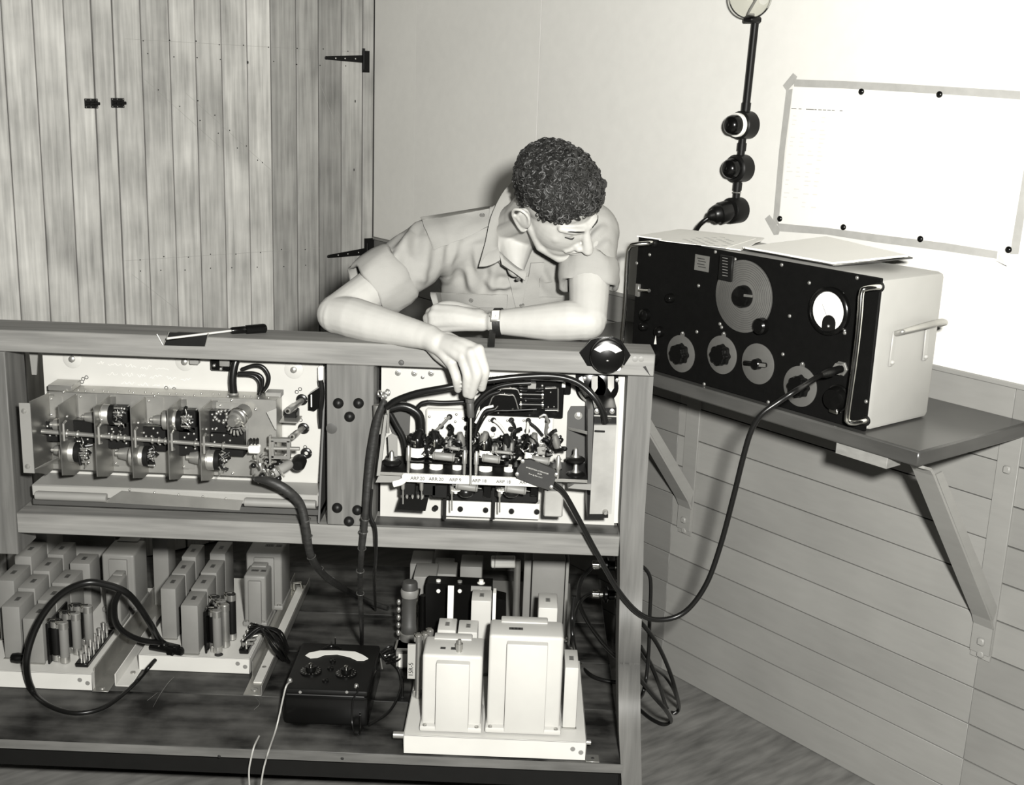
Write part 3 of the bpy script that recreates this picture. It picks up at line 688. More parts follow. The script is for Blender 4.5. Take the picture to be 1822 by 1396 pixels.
# parts on the right end: trimmers in grommets, caps
for x,y in ((537,711),(540,762),(545,806)): MB().ring(onY(x,y,PY-.003),YY,.0085,.0045,18,8).build('grommet',rub,lu)
for (xa,ya,xb_,yb,r) in ((512,731,536,713,.0085),(520,777,538,762,.0075),(506,825,533,815,.010)):
    a=onY(xa,ya,2.50); b=onY(xb_,yb,PY-.005); d=(b-a).normalized(); L=(b-a).length
    o=MB().lathe([(0,r*.8),(.004,r*.95),(L*.45,r*.95),(L*.5,r*.75),(L,r*.8)],a,d,18).build('trimmer',steel,lu)
    MB().lathe([(-.003,r*.35),(0,r*.5)],a,d,12).build('slot_screw',chrome,o)
o=MB().lathe([(0,.011),(.008,.0155),(.03,.0155),(.034,.012)],onY(529,829,2.49),(0,1,.1),22).build('rubber_cap',rub,lu)
a=onY(486,843,2.45); o=MB().lathe([(0,.009),(.004,.0105),(.045,.0105),(.05,.008)],a,V((.6,.75,.25)),18).build('capacitor',mgray,lu)
MB().ring(a,V((.6,.75,.25)),.006,.0015,12,6).build('terminal_ring',chrome,o)
MB().prism([onY(x,y,2.50) for x,y in ((474,733),(492,726),(492,765),(489,763))],YY*.002).build('gusset',grayp,lu)
MB().px(497,750,530,752,2.50,.05).build('clip',steel,lu); MB().px(505,733,527,749,2.53,.04,.002).build('relay',blackm,lu)
# dark plugs on the panel
o=MB().prism([onY(x,y,PY-.03) for x,y in ((549,702),(567,690),(571,722),(560,731),(549,729))],YY*.025).build('side_plug',bake,lu)
MB().px(553,702,555,724,PY-.031,.002).build('slot',ceram,o)
o=MB().px(565,652,575,679,PY-.03,.02,.003).build('fuse_clip',ceram,lu); MB().tube(pts([(570,676),(573,700),(570,735),(572,760)],PY-.03),.006,8,4).build('lead',rub,lu)
o=MB().px(374,636,412,660,PY-.028,.026,.003).build('terminal_block',bake,lu)
MB().px(390,640,408,652,PY-.034,.006,.001).build('label',steel,o)
for x,y in ((381,650),(412,654),(393,656)): MB().ball(onY(x,y,PY-.03),.0038,None,10,6).build('screw',steel,o)
MB().px(336,640,353,649,PY-.02,.018,.002).build('small_block',mgray,lu)
o=MB().tube(pts([(427,628,2.56),(418,648,2.55),(414,675,2.545),(416,702,2.545)],2.55),.0085,12,5).build('cable',rub,lu)
MB().ring(onY(416,700,2.545),ZZ,.009,.003,16,6).build('clamp',brass,o)
for l in ([(430,657),(452,650),(468,653),(478,668),(476,684),(468,696)],[(424,664),(452,664),(466,672),(466,688),(460,702)],[(424,666),(450,668),(462,680),(462,702)]):
    MB().tube(pts(l,2.55),.0042,10,6).build('wire',rub,lu)
random.seed(21); m=MB(); k0=onY(478,833,2.46)
for k in range(26):
    s=k0+V((random.uniform(-.035,.03),random.uniform(-.02,.03),random.uniform(-.025,.022))); e=s+V((random.uniform(-.02,.02),random.uniform(-.015,.015),random.uniform(-.02,.02)))
    m.tube([s,s.lerp(e,.5)+V((0,-.006,.004)),e],random.choice((.0012,.0022,.003)),6,3)
m.build('wiring_tangle',steel,lu)
m=MB()
for k in range(12):
    s=k0+V((random.uniform(-.035,.03),random.uniform(-.01,.03),random.uniform(-.02,.022))); m.ball(s,random.uniform(.004,.009),None,10,6)
m.build('dark_terminals',rub,lu)
# laced loom from the chassis down to the shelf
lm=MB().tube(pts([(455,852,2.44),(480,856,2.43),(510,872,2.43),(535,898,2.44),(545,940,2.44),(552,985,2.46),(572,1018,2.56),(600,1040,2.72)],2.5)+[onZ(632,1058,.26),onZ(660,1072,.25),onZ(690,1082,.25)],[.006,.010,.011,.0095,.009,.0085,.008,.008,.008,.008,.007],12,5).build('wiring_loom',braid)
tag(lm,'thick laced black loom drooping from the long left chassis down to the shelf','cable')
for x,y,Y in ((545,925,2.44),(548,955,2.445),(554,990,2.47),(568,1012,2.54),(588,1031,2.65)):
    MB().ring(onY(x,y,Y),V((.3,.2,-1)),.0094,.0013,14,5).build('lacing',dgray,lm)
# ---------------------------------------------------------------- right radio unit
QY=2.566
ru=thing('receiver_chassis','receiver chassis with valve deck and white back panel, in the right bay','receiver chassis',(-.04,2.52,.79))
rp=MB().box(-.303,.219,QY,QY+.003,.7905,1.149,.0005).build('back_panel',whitep,ru)
MB().prism([onY(1104,668,QY-.002),onY(1112,668,QY-.002),onY(1100,930,QY-.002),onY(1092,930,QY-.002)],YY*.0018).build('edge_strip',creamp,ru)
for x,y,r in ((708,663,.0065),(737,664,.0065),(767,664,.0065),(752,671,.004),(1093,669,.005)):
    b=MB().lathe([(0,r),(.001,r),(.0015,r*.8)],onY(x,y,QY),-YY,16).build('washer',steel,rp); MB().ball(onY(x,y,QY-.002),r*.5,None,10,6).build('rivet',alu,b)
# raised sub panel with grommets
sp=MB().px(757,731,985,800,QY-.016,.014,.004).build('sub_panel',creamp,ru)
gm=MB().lathe([(0,.0062),(.003,.0062),(.005,.005),(.0052,.002),(.003,.0015)],(0,0,0),-YY,16).mesh('grommet',rub)
for x,y in ((800,741),(785,758),(800,759),(830,745),(830,761),(878,747),(878,763),(910,747),(909,763),(940,748),(938,766),(974,749)): piece('grommet',gm,sp,onY(x,y,QY-.016))
rvt=MB().ball((0,0,0),.003,None,8,5).mesh('rivet',steel)
for x,y in ((764,741),(812,737),(793,744),(824,744),(871,748),(903,748),(932,748),(975,760),(810,750)): piece('rivet',rvt,sp,onY(x,y,QY-.0162))
# black terminal board with wound resistors
tb=MB().px(855,676,1003,742,QY-.022,.020,.002).build('terminal_board',bake,ru)
MB().px(1003,679,1016,702,QY-.02,.018,.002).build('board_ear',bake,tb)
for y in (701,719):
    a=onY(925,y,QY-.034); b=onY(967,y+1,QY-.034)
    o=MB().tube([a,b],.0075,16).build('wound_resistor',bake,tb)
    for p,q in ((a,a.lerp(b,.08)),(a.lerp(b,.93),b)): MB().cyl(p,q,.0085,n=16).build('end_band',chrome,o)
    MB().tube([a+V((0,-.0074,.002)),b+V((0,-.0074,.002))],.0008,5).build('wire_line',steel,o)
MB().px(939,682,954,692,QY-.034,.012,.001).build('choke',mgray,tb)
MB().px(1000,681,1006,689,QY-.026,.004).build('paper_label',ceram,tb)
m=MB(); random.seed(5)
for k in range(16): m.ball(onY(862+random.random()*135,682+random.random()*54,QY-.0235),random.choice((.0018,.003)),None,8,5)
m.build('solder_tags',steel,tb)
m=MB()
for l in ([(883,700),(890,692),(918,692),(924,700)],[(870,722),(880,703),(906,703),(915,705),(923,730)],[(890,690),(905,688),(912,692)],[(970,691),(990,690)],[(993,692),(993,730)],[(970,730),(993,730)],[(872,726),(880,728),(886,722)]): m.tube(pts(l,QY-.026),.0014,6,3)
lab(m.build('link_wires',alu,tb),'thin bright link wires')
# bright ticks of the tag strip under the rail
o=MB().px(868,664,945,668.5,QY-.006,.004).build('tag_strip',ceram,ru)
for x in (870,874): MB().px(x-1,665,x+1,673,QY-.008,.002).build('tag',ceram,o)
for x in (880,888,896): MB().prism([onY(x-3.5,671,QY-.008),onY(x+3,671,QY-.008),onY(x,664.5,QY-.008)],YY*.002).build('tag',ceram,o)
# twin black sockets with bright blades (upper right)
tw=MB()
for cx in (1052,1072): tw.lathe([(0,.034),(.012,.034),(.014,.031)],onY(cx,687,QY-.001),-YY,30)
tw.px(1024,664,1100,690,QY-.014,.012); tw=tw.build('twin_socket',bake,ru)
for x in (1058,1087):
    MB().prism([onY(a,b,QY-.0205) for a,b in ((x-5.5,669),(x+5.5,669),(x+5.5,690),(x,698),(x-5.5,690))],YY*.005).build('contact_blade',alu,tw)
MB().prism([onY(a,b,QY-.0155) for a,b in ((1030,672),(1036,669),(1040,684),(1048,706),(1050,715),(1040,706),(1031,692))],YY*.0004).build('loop_window',ceram,tw)
m=MB().tube(pts([(1031,696),(1036,706),(1046,715),(1054,714)],QY-.018),.0028,8,5).build('braid_tail',steel,tw)
for x,y in ((1040,673),(1098,676)): MB().lathe([(0,.004),(.003,.004),(.004,0)],onY(x,y,QY-.014),-YY,12).build('screw',steel,tw)
# right hand bracket and long screened box
m=MB(); m.prism([onY(x,y,QY-.012) for x,y in ((1016,724),(1047,724),(1047,850),(1006,850),(1010,735))],YY*.01); br=m.build('end_bracket',dgray,ru)
MB().prism([onY(1010,760,QY-.012),onY(1046,768,2.47),onY(1046,773,2.47),onY(1010,764,QY-.012)],YY*.004).build('pressed_rib',grayp,br)
b=MB().lathe([(0,.0085),(.0015,.0085)],onY(1029,739,QY-.012),-YY,20).build('washer',steel,br); MB().lathe([(.0015,.006),(.006,.0055),(.007,0)],onY(1029,739,QY-.012),-YY,6).build('nut',alu,b)
m=MB(); A=[onY(x,y,2.44) for x,y in ((1057,756),(1097,756),(1088,914),(1049,914))]; m.prism(A,YY*.118); lb=m.build('screened_box',mottle,ru)
m=MB(); A=[onY(x,y,2.448) for x,y in ((1057,725),(1097,725),(1097,757),(1057,757))]; m.prism(A,YY*.11); o=m.build('gland_plate',blackm,lb)
for x in (1062,1089): MB().lathe([(0,.0055),(.003,.0055),(.0045,0)],onY(x,731,2.447),-YY,12).build('screw',steel,o)
MB().px(1057,739,1097,741,2.446,.004).build('bright_edge',alu,o); MB().px(1080,745,1088,750,2.445,.003).build('wing',chrome,o)
MB().obox(onY(1067,767,2.439),((.011,0,0),(0,.002,0),(0,0,.002)),.001).build('wing_catch',blackm,lb)
MB().lathe([(0,.006),(.006,.006),(.010,.003)],onY(1077,910,2.439),-YY,12).build('wing_nut',steel,lb)
MB().prism([onY(x,y,2.445) for x,y in ((1045,880),(1050,880),(1050,914),(1082,914),(1082,921),(1045,921))],YY*.11).build('foot_angle',blackm,lb)
MB().prism([onY(x,y,2.452) for x,y in ((1046,728),(1056,728),(1052,862),(1046,862))],YY*.1).build('side_plate',dgray,lb)
# valve deck
DY=2.432
zd=onY(850,846,DY).z
a=onY(676,838,DY); b=onY(1045,858,DY)
dk=MB().box(a.x,b.x,DY,QY-.018,zd-.002,zd,.0005).build('deck',blackm,ru)
MB().box(a.x,b.x,DY-.0015,DY+.0005,zd-.006,zd+.0005).build('deck_edge',alu,ru)
st=MB().box(onY(717,846,DY).x,onY(975,856,DY).x,DY-.004,DY-.0015,zd-.0185,zd-.001,.0003).build('label_strip',creamp,ru)
for x,s_ in ((743,'ARP.20'),(776,'ARR.20'),(810,'ARP 9'),(853,'ARP 18'),(896,'ARP 18'),(932,'ARP')):
    p=onY(x,852,DY-.0045); text('lettering',s_,.0100,(p.x,DY-.0045,zd-.0098),XX,ZZ,ink,st)
def stand(x,y0,y1,Y=DY+.008,r=.0042):
    a=onY(x,y0,Y); b=onY(x,y1,Y)
    MB().lathe([(0,r*.8),((a-b).length*.45,r*.8),((a-b).length*.47,r*1.25),((a-b).length*.9,r*1.2),((a-b).length*.95,r*.7),((a-b).length,r*.6)],V((a.x,Y,b.z)),ZZ,14).build('pillar',steel,ru)
for x,y0,y1 in ((727,792,842),(827,800,845),(848,802,846),(994,810,856)): stand(x,y0,y1)
# insulating sub deck on the pillars
for (xa,xb_,y) in ((722,831,819),(845,905,824),(912,1000,829)):
    a=onY(xa,y,DY+.012); b=onY(xb_,y,DY+.012); MB().box(a.x,b.x,DY+.01,DY+.06,a.z-.004,a.z-.001,.0005).build('sub_deck',bake,ru)
def valve(x,y,r=.0145,top=True):
    p=onY(x,y,2.472); o=MB().lathe([(0,r),(.010,r),(.012,r*.9)],V((p.x,2.472,zd)),ZZ,24).build('valve_base',ceram,ru)
    z=p.z
    if top:
        h=MB().lathe([(.014,r*1.12),(.030,r*1.02),(.034,r*.95)],V((p.x,2.472,zd+.012)),ZZ,24).build('valve_skirt',ceram,o)
        MB().lathe([(.046,r*1.0),(.060,r*1.02),(.070,r*.8),(.076,r*.45),(.082,r*.35)],V((p.x,2.472,zd)),ZZ,20).build('valve_cap',bake,o)
        MB().tube([V((p.x-.004,2.458,zd+.05)),V((p.x-.004,2.456,zd+.064))],.003,8).build('clip_spring',chrome,o)
for x in (742,776,864,945): valve(x,830)
for x in (813,905,985): valve(x,832,.010,False)
# resistors, blocks, dark caps along the deck
def hres(xa,ya,xb_,yb,Y,r,mat=resb,name='resistor'):
    a=onY(xa,ya,Y); b=onY(xb_,yb,Y); o=MB().lathe([(0,r*.9),(.0015,r),((b-a).length-.0015,r),((b-a).length,r*.9)],a,b-a,18).build(name,mat,ru)
    for t in (.10,.92): MB().ring(a.lerp(b,t),b-a,r,.0009,18,5).build('band',steel,o)
    for e,s in ((a,-1),(b,1)): MB().tube([e,e+(b-a).normalized()*s*.008],.0009,5).build('lead',steel,o)
    return o
for q in ((770,810,809,814,2.446,.0085),(858,814,890,818,2.446,.0085),(946,816,978,821,2.446,.008),(800,796,818,799,2.45,.004),(880,803,910,806,2.45,.0035)): hres(*q)
for q in ((811,863,850,868,2.44,.0085),(898,868,936,873,2.44,.0085)): hres(*q)
random.seed(8)
for (x,y,w_,h_) in ((798,790,7,9),(905,795,10,9),(963,802,8,8),(880,800,6,8)):
    o=MB().px(x-w_,y-h_,x+w_,y+h_,2.462,.02,.002).build('mica_block',dgray if x!=963 else steel,ru)
    for fx in (-.5,.5): MB().px(x+fx*w_-1.5,y-h_*.7,x+fx*w_+1.5,y+h_*.7,2.4605,.002).build('plate_mark',mgray,o)
for (x,y) in ((822,782),(858,780),(905,785),(948,783),(992,785),(775,779),(742,776)):
    a=onY(x,y,2.47); o=MB().lathe([(0,.008),(.016,.009),(.022,.007),(.030,.006),(.032,0)],a-ZZ*.012,ZZ+V((random.uniform(-.3,.3),-.25,0)),16).build('top_cap',brass if x in(822,858,948,992) else rub,ru)
m=MB()
for k in range(150):
    s=onY(728+random.random()*272,772+random.random()*46,2.455+random.random()*.05); e=s+V((random.uniform(-.02,.02),random.uniform(-.01,.01),random.uniform(-.024,.018)))
    m.tube([s,s.lerp(e,.5)+V((random.uniform(-.006,.006),-.005,.004)),e],random.choice((.0011,.0018,.0026,.004,.005)),6,3)
o=m.build('deck_wiring',rub,ru); o['kind']='stuff'
m=MB()
for k in range(46):
    s=onY(728+random.random()*272,775+random.random()*44,2.448+random.random()*.02)
    if k<26: m.ball(s,random.uniform(.0018,.0034),None,8,5)
    else:
        e=s+V((random.uniform(-.012,.012),0,random.uniform(-.014,.014))); m.tube([s,s.lerp(e,.5)+V((.003,-.004,0)),e],.001,5,3)
o=m.build('solder_joints',steel,ru); o['kind']='stuff'
# sleeved leads from the grommets
for l in ([(800,741),(790,752),(776,766)],[(878,747),(890,757),(905,778)],[(910,748),(916,760),(914,785)],[(940,750),(938,770),(936,790)],[(940,750),(955,762),(966,775)],[(974,752),(972,770),(978,788)],[(960,742),(970,738),(976,752)]):
    MB().tube(pts(l,2.53),.0032,8,4).build('sleeved_lead',random.choice((creamp,rub,brass)),ru)
# under the deck
for x,y0,y1,y2 in ((717,858,871,896),(750,858,873,888),(804,864,879,908),(889,868,884,911)):
    a=onY(x,y0,2.445);b=onY(x,y1,2.445);c=onY(x,y2,2.448)
    o=MB().lathe([(0,.0045),((a-b).length*.8,.0042),((a-b).length,.0025)],a,b-a,14).build('test_prong',steel,ru); MB().tube([b,c],.0017,8).build('prong_tip',steel,o)
for x,y in ((725,868),(762,868),(782,872)):
    m=MB().px(x-14,y-9,x+14,y+14,2.47,.05,.002).build('relay_block',blackm,ru)
m=MB(); m.prism([onY(x,y,2.452) for x,y in ((712,887),(762,887),(757,909),(706,906))],YY*.05); o=m.build('dark_tray',bake,ru)
for x in (716,724,734,744,752): MB().lathe([(0,.004),(.012,.003),(.014,0)],onY(x,890,2.462),ZZ,10).build('tray_pin',steel,o)
o=MB().px(786,893,960,921,2.53,.03,.001).build('lower_plate',creamp,ru)
for x,y in ((775,903),(819,905),(864,907),(910,909),(955,910)): piece('grommet',gm,o,onY(x,y,2.53))
for x in (829,910): 
    o=MB().ball(onY(x,873,2.462),(.018,.02,.014),None,20,12).build('domed_cap',rub,ru)
    MB().lathe([(0,.010),(.0015,.010),(.003,.0035),(.008,.0035)],onY(x-18,871,2.445),-ZZ,16).build('washer',ceram,ru)
MB().px(790,872,958,893,2.505,.05,.004).build('coil_screen',blackm,ru)
o=MB().px(968,874,1002,920,2.435,.10,.003).build('filter_can',mottle,ru)
for x in (791,878): MB().px(x-3,868,x+3,924,2.50,.012).build('shadow_strip',blackm,ru)  # black strips stand in for shadow and wire lines below the deck
random.seed(31)
for k in range(16):
    x=735+k*16+random.uniform(-4,4); y=random.uniform(776,796); w_=random.uniform(4,8)
    MB().px(x-w_,y,x+w_,y+random.uniform(10,20),2.485+random.random()*.03,.012,.0015).build('dark_component',random.choice((rub,bake,blackm,dgray)),ru)
for k in range(12):
    x=720+k*21; MB().px(x-7,864,x+7,random.uniform(874,888),2.47+random.random()*.02,.014,.0015).build('dark_component',random.choice((rub,bake,blackm)),ru)
# rubber mounts
def mount(x,y,Y,two):
    for k in range(2 if two else 1):
        p=onY(x,y+k*27,Y-.012*k); o=MB().lathe([(0,.017),(.004,.0205),(.008,.0205),(.011,.016),(.012,.012)],p-ZZ*.006,ZZ,26).build('rubber_mount',rub,ru)
        MB().lathe([(.010,.009),(.016,.0055),(.026,.0045),(.03,.002),(.031,0)],p-ZZ*.004,ZZ,14).build('mount_stud',alu,o)
mount(1024,817,2.48,True); mount(697,822,2.475,False)
m=MB(); m.prism([onY(x,y,2.50) for x,y in ((690,776),(698,771),(707,776),(707,812),(692,812))],YY*.003); m.build('mount_strap',mgray,ru)
m=MB(); m.prism([onY(x,y,QY-.012) for x,y in ((690,722),(722,715),(730,728),(728,775),(700,775),(694,760))],YY*.01); m.build('end_bracket',dgray,ru)
m=MB(); m.prism([onY(x,y,2.445) for x,y in ((676,842),(722,846),(712,858),(668,858))],YY*.08); m.build('deck_foot',mgray,ru)
m=MB(); m.prism([onY(x,y,2.445) for x,y in ((1046,861),(1052,861),(1052,872),(1010,868),(1022,861))],YY*.08); m.build('deck_foot',mgray,ru)
MB().prism([onY(x,y,2.43) for x,y in ((684,738),(689,738),(676,846),(670,846))],YY*.012).build('side_stay',mgray,ru)
MB().tube(pts([(690,724),(690,770)],2.45),.0035,10).build('stay_rod',steel,ru)
for x,y in ((676,700),(684,704),(690,698)): MB().ring(onY(x,y,2.46),XX+YY,.006,.002,14,6).build('cable_clip',steel,ru)
MB().tube(pts([(672,720),(674,770)],2.47),.010,14).build('metal_sleeve',brass,ru)
# white tape knot on the strip
m=MB(); m.ball(onY(722,848,2.424),(.009,.006,.008),None,12,8); m.tube(pts([(722,850),(714,857),(700,861)],2.425),[.006,.007,.007],10,4); m.build('tape_knot',ceram,ru)
# thick flexible cable arching across the bay and its companions
o=MB().tube(pts([(688,724,2.44),(705,712,2.435),(742,699,2.43),(790,690,2.425),(830,683,2.43),(875,676,2.44),(930,670,2.445),(985,669,2.445),(1025,679,2.44),(1055,703,2.43),(1072,730,2.43),(1077,752,2.435)],2.44),.0068,12,5).build('arched_cable',rub,ru)
for l,r in (([(838,790),(836,750),(840,728),(856,706),(880,690),(910,683),(945,681)],.0045),([(836,800),(842,750),(850,722),(868,704),(890,696)],.004),([(833,830),(834,780),(838,740)],.006),([(842,835),(846,770),(860,735),(880,728)],.005),([(845,775),(870,735),(910,730),(955,728)],.002),([(745,722),(760,715),(790,716),(830,714)],.0042),([(690,728),(715,722),(735,728),(748,742),(750,770)],.009),([(742,726),(750,718),(762,715)],.005),([(694,735),(705,755),(720,785),(724,835)],.0062)):
    MB().tube(pts(l,2.50),r,10,5).build('wire_bundle',rub,ru)
MB().tube(pts([(846,752),(860,728),(878,722)],2.49),.0026,8,4).build('pale_sleeve',ceram,ru)
# screwed-down loom beside the middle post and the long lead down to the shelf
hl=MB().tube(pts([(684,712,2.46),(672,745,2.46),(662,800,2.46),(656,850,2.455),(652,900,2.45),(647,950,2.455),(643,985,2.47),(641,1020,2.54),(641,1060,2.62),(643,1100,2.68)],2.46)+[onZ(644,1146,.245)],[.007,.009,.010,.009,.008,.007,.0065,.006,.006,.006,.005],12,5).build('wiring_loom',braid)
tag(hl,'black taped loom hanging beside the studded middle post','cable')
for x,y,Y in ((650,922,2.45),(647,945,2.455),(644,975,2.466),(641,1015,2.53),(641,1055,2.61)): MB().ring(onY(x,y,Y),V((-.1,.3,-1)),.0085,.0013,14,5).build('tape_band',dgray,hl)
o=MB().tube(pts([(661,870,2.45),(659,915,2.445),(668,940,2.445),(669,980,2.46),(666,1030,2.56)],2.45)+[onZ(668,1085,.245)],.0036,8,5).build('thin_lead',rub)
tag(o,'thin black lead looping down next to the taped loom by the middle post','cable')
# ---------------------------------------------------------------- power units on the shelf
SH=.238
def can_box(par,x0,x1,y0,y1,z0,z1,mat,name='can',dec=True):
    o=MB().box(x0,x1,y0,y1,z0,z1,.003,2).build(name,mat,par)
    if dec:
        c=((x0+x1)/2,(y0+y1)/2,z1+.0003); d=MB().obox(c,((.0055,0,0),(0,.011,0),(0,0,.0003))).build('decal',mgray if mat is not mgray else dgray,o)
        m=MB()
        for k in range(3): m.obox((c[0],c[1]-.006+.006*k,z1+.0007),((.0035,0,0),(0,.001,0),(0,0,.0001)))
        m.build('decal_mark',ink,d)
    # soldered foot flange
    MB().box(x0-.001,x1+.001,y0-.006,y0+.004,z0,z0+.0015).build('foot',steel,o)
    return o
def xform(par,x0,x1,y0,y1,z0,z1,mat,proud=.010,front=True,decs=()):
    """moulded transformer cover: shell with rounded shoulders, proud front slab, foot flange and top rib"""
    h=z1-z0; w=x1-x0; m=MB()
    m.box(x0+.003,x1-.003,y0+proud,y1,z0,z1,.007,3)
    m.box(x0,x1,y0+.002,y1+.002,z0+.002,z0+.016,.004,2)
    o=m.build('transformer',mat,par)
    s=MB(); s.box(x0+w*.25,x1-w*.22,y0,y0+.03,z0+.006,z1-.012,.003,2); s.build('front_slab',mat,o)
    r=MB(); r.box(x0+w*.16,x1-w*.22,y1-.02,y1+.012,z0+.03,z1+.003,.003,2); r.build('rear_slab',mat,o)
    for x in (x0+.012,x1-.012):
        MB().lathe([(0,.005),(.003,.0045),(.004,0)],(x,y0+.006,z0+.016),ZZ,10).build('foot_screw',steel,o)
    for (fx,fy,a,b) in decs:
        c=(x0+w*fx,y0+(y1-y0)*fy,z1+.0004); d=MB().obox(c,((a,0,0),(0,b,0),(0,0,.0003))).build('decal',dgray,o)
        mm=MB()
        for k in range(3): mm.obox((c[0]-a*.5+a*.5*k,c[1],z1+.0008),((a*.12,0,0),(0,b*.7,0),(0,0,.0001)))
        mm.build('decal_mark',ink,d)
    return o
def tray(par,x0,x1,y0,y1,z1,mat,holes=True):
    m=MB(); m.box(x0,x1,y0,y1,z1-.0025,z1,.0008); m.box(x0,x1,y0,y0+.0025,SH+.001,z1,.0008); m.box(x0,x1,y1-.0025,y1,SH+.001,z1,.0008); m.box(x0,x0+.0025,y0,y1,SH+.001,z1,.0008); m.box(x1-.0025,x1,y0,y1,SH+.001,z1,.0008)
    o=m.build('tray',mat,par)
    if holes:
        for dx,dz in ((-.031,.017),(-.012,.009)): MB().lathe([(0,.0058),(.0007,.0055),(.0009,0)],(x1+dx,y0-.0002,SH+.012+dz),-YY,16).build('rivet',mgray,o)
    return o
def tubular(par,x,y,z0,z1,r,mat,name='tubular_resistor',clips=True):
    o=MB().lathe([(0,r*.92),(.002,r),(z1-z0-.002,r),(z1-z0,r*.92)],(x,y,z0),ZZ,20).build(name,mat,par)
    if clips:
        for z in (z0+.010,z1-.010):
            c=MB().lathe([(-.008,r*1.06),(.008,r*1.06)],(x,y,z),ZZ,20); c.box(x-r*1.5,x-r*.9,y-r*.5,y+r*.5,z-.008,z+.008,.001); c.build('clip',steel,o)
        MB().tube([(x-r,y-r*.6,z1-.004),(x-r*1.2,y-r,z1+.006),(x+r*.4,y-r*.8,z1+.007)],.0022,8,4).build('terminal_lug',chrome,o)
    return o
# --- unit with grey cans, left of the meter
ub=thing('power_unit','grey power unit with two rows of cans beside the black multimeter','power unit',(-.8,3.0,SH))
by=2.853
tray(ub,-.955,-.668,by,3.36,.282,silverp)
ys=[2.865,2.962,3.059,3.156]
for k in range(4): can_box(ub,-.845,-.801,ys[k],ys[k]+.094,.2825,.417+.012*(k>2)+.004*k,mgray)
for k in range(3): can_box(ub,-.920,-.880,2.945+.1*k,3.04+.1*k,.2825,.425+.008*(k>1),mgray)
xform(ub,-.727,-.665+.004,3.03,3.12,.2825,.43,mgray,.008,decs=((.4,.5,.01,.006),(.75,.5,.007,.006)))
xform(ub,-.745,-.640,3.14,3.27,.2825,.452,mgray,.008,decs=((.55,.5,.012,.008),(.8,.5,.008,.008)))
can_box(ub,-.775,-.66,3.28,3.35,.2825,.455,mgray,dec=False)
for x,y,h,mt_ in ((-.757,2.882,.40,resb),(-.772,2.905,.395,blackm),(-.757,2.93,.405,resb),(-.738,2.96,.412,blackm),(-.778,2.955,.405,blackm),(-.745,2.915,.402,brass)): tubular(ub,x,y,.2825,h,.0115,mt_)
MB().box(-.787,-.782,2.87,2.97,.2825,.40,.001).build('clip_board',bake,ub)
MB().lathe([(0,.011),(.001,.011)],(-.751,2.868,.2822),ZZ,16,1.).build('hole_bush',ink,ub)
tb2=MB().box(-.700,-.676,2.875,3.0,.2825,.297,.002).build('tag_board',bake,ub)
m=MB()
for k in range(9):
    y=2.88+.0138*k; x=-.694 if k%2 else -.682
    m.lathe([(0,.0035),(.012,.0028),(.018,.004),(.022,.0015)],(x,y,.296),ZZ,10)
m.build('terminals',steel,tb2)
m=MB(); random.seed(4)
for k in range(17):
    s=V((-.69+random.uniform(-.006,.01),2.885+.007*k,.312)); q=onZ(492+random.uniform(-8,8),1122+k*2.6,.30); e=onZ(508+random.uniform(-6,8),1150+k*1.8,.25)
    m.tube([s,s.lerp(q,.45)+ZZ*random.uniform(.012,.03),q+ZZ*random.uniform(.0,.02),e],.0026,8,5)
m.build('lead_bunch',rub,ub)
m=MB()
for k in range(4):
    s=V((-.692,2.882+.02*k,.308)); m.tube([s,s+V((.03,-.004+.004*k,.005))],[.004,.0035],8)
m.build('bright_lugs',steel,ub)
# right runner: a folded channel with screws
rn=MB(); x0,x1=-.660,-.613; ya,yb=2.742,3.42
rn.box(x0,x1,ya,yb,SH+.0005,SH+.003,.0006); rn.box(x1-.0025,x1,ya,yb,SH+.0005,SH+.028,.0006); rn.box(x0,x0+.0025,ya+.10,yb,SH+.0005,SH+.042,.0006)
o=rn.build('runner',alu,ub); MB().box(x0+.012,x1-.012,ya+.06,yb-.02,SH+.003,SH+.0065,.0006).build('bright_web',silverp,o)
for y in (2.77,2.885,3.40): 
    MB().lathe([(0,.009),(.002,.0085),(.004,.005),(.0045,0)],(-.638,y,SH+.003),ZZ,16).build('screw',steel,o)
MB().tube([(-.653,3.37,SH+.003),(-.653,3.37,SH+.03),(-.633,3.375,SH+.031),(-.628,3.375,SH+.012)],.004,8).build('keeper',chrome,o)
# left runner of the same unit
rn=MB(); rn.box(-.986,-.947,2.762,3.1,SH+.0005,SH+.003,.0006); rn.box(-.986,-.9835,2.762,3.1,SH+.0005,SH+.034,.0006); o=rn.build('runner',silverp,ub)
for y in (2.83,2.94): MB().lathe([(0,.007),(.003,.0065),(.0035,0)],(-.962,y,SH+.003),ZZ,14).build('screw',steel,o)
lab(MB().lathe([(0,.009),(.05,.010),(.052,.016),(.068,.016),(.07,.011),(.088,.012),(.092,.006)],onZ(268,1150,.292),onZ(318,1158,.290)-onZ(268,1150,.292),20).build('cable_connector',bake,ub),'black moulded cable connector')
for x in (283,292): MB().tube([onZ(x,1150,.298),onZ(x+1,1140,.300)],.003,8).build('terminal_post',steel,ub)
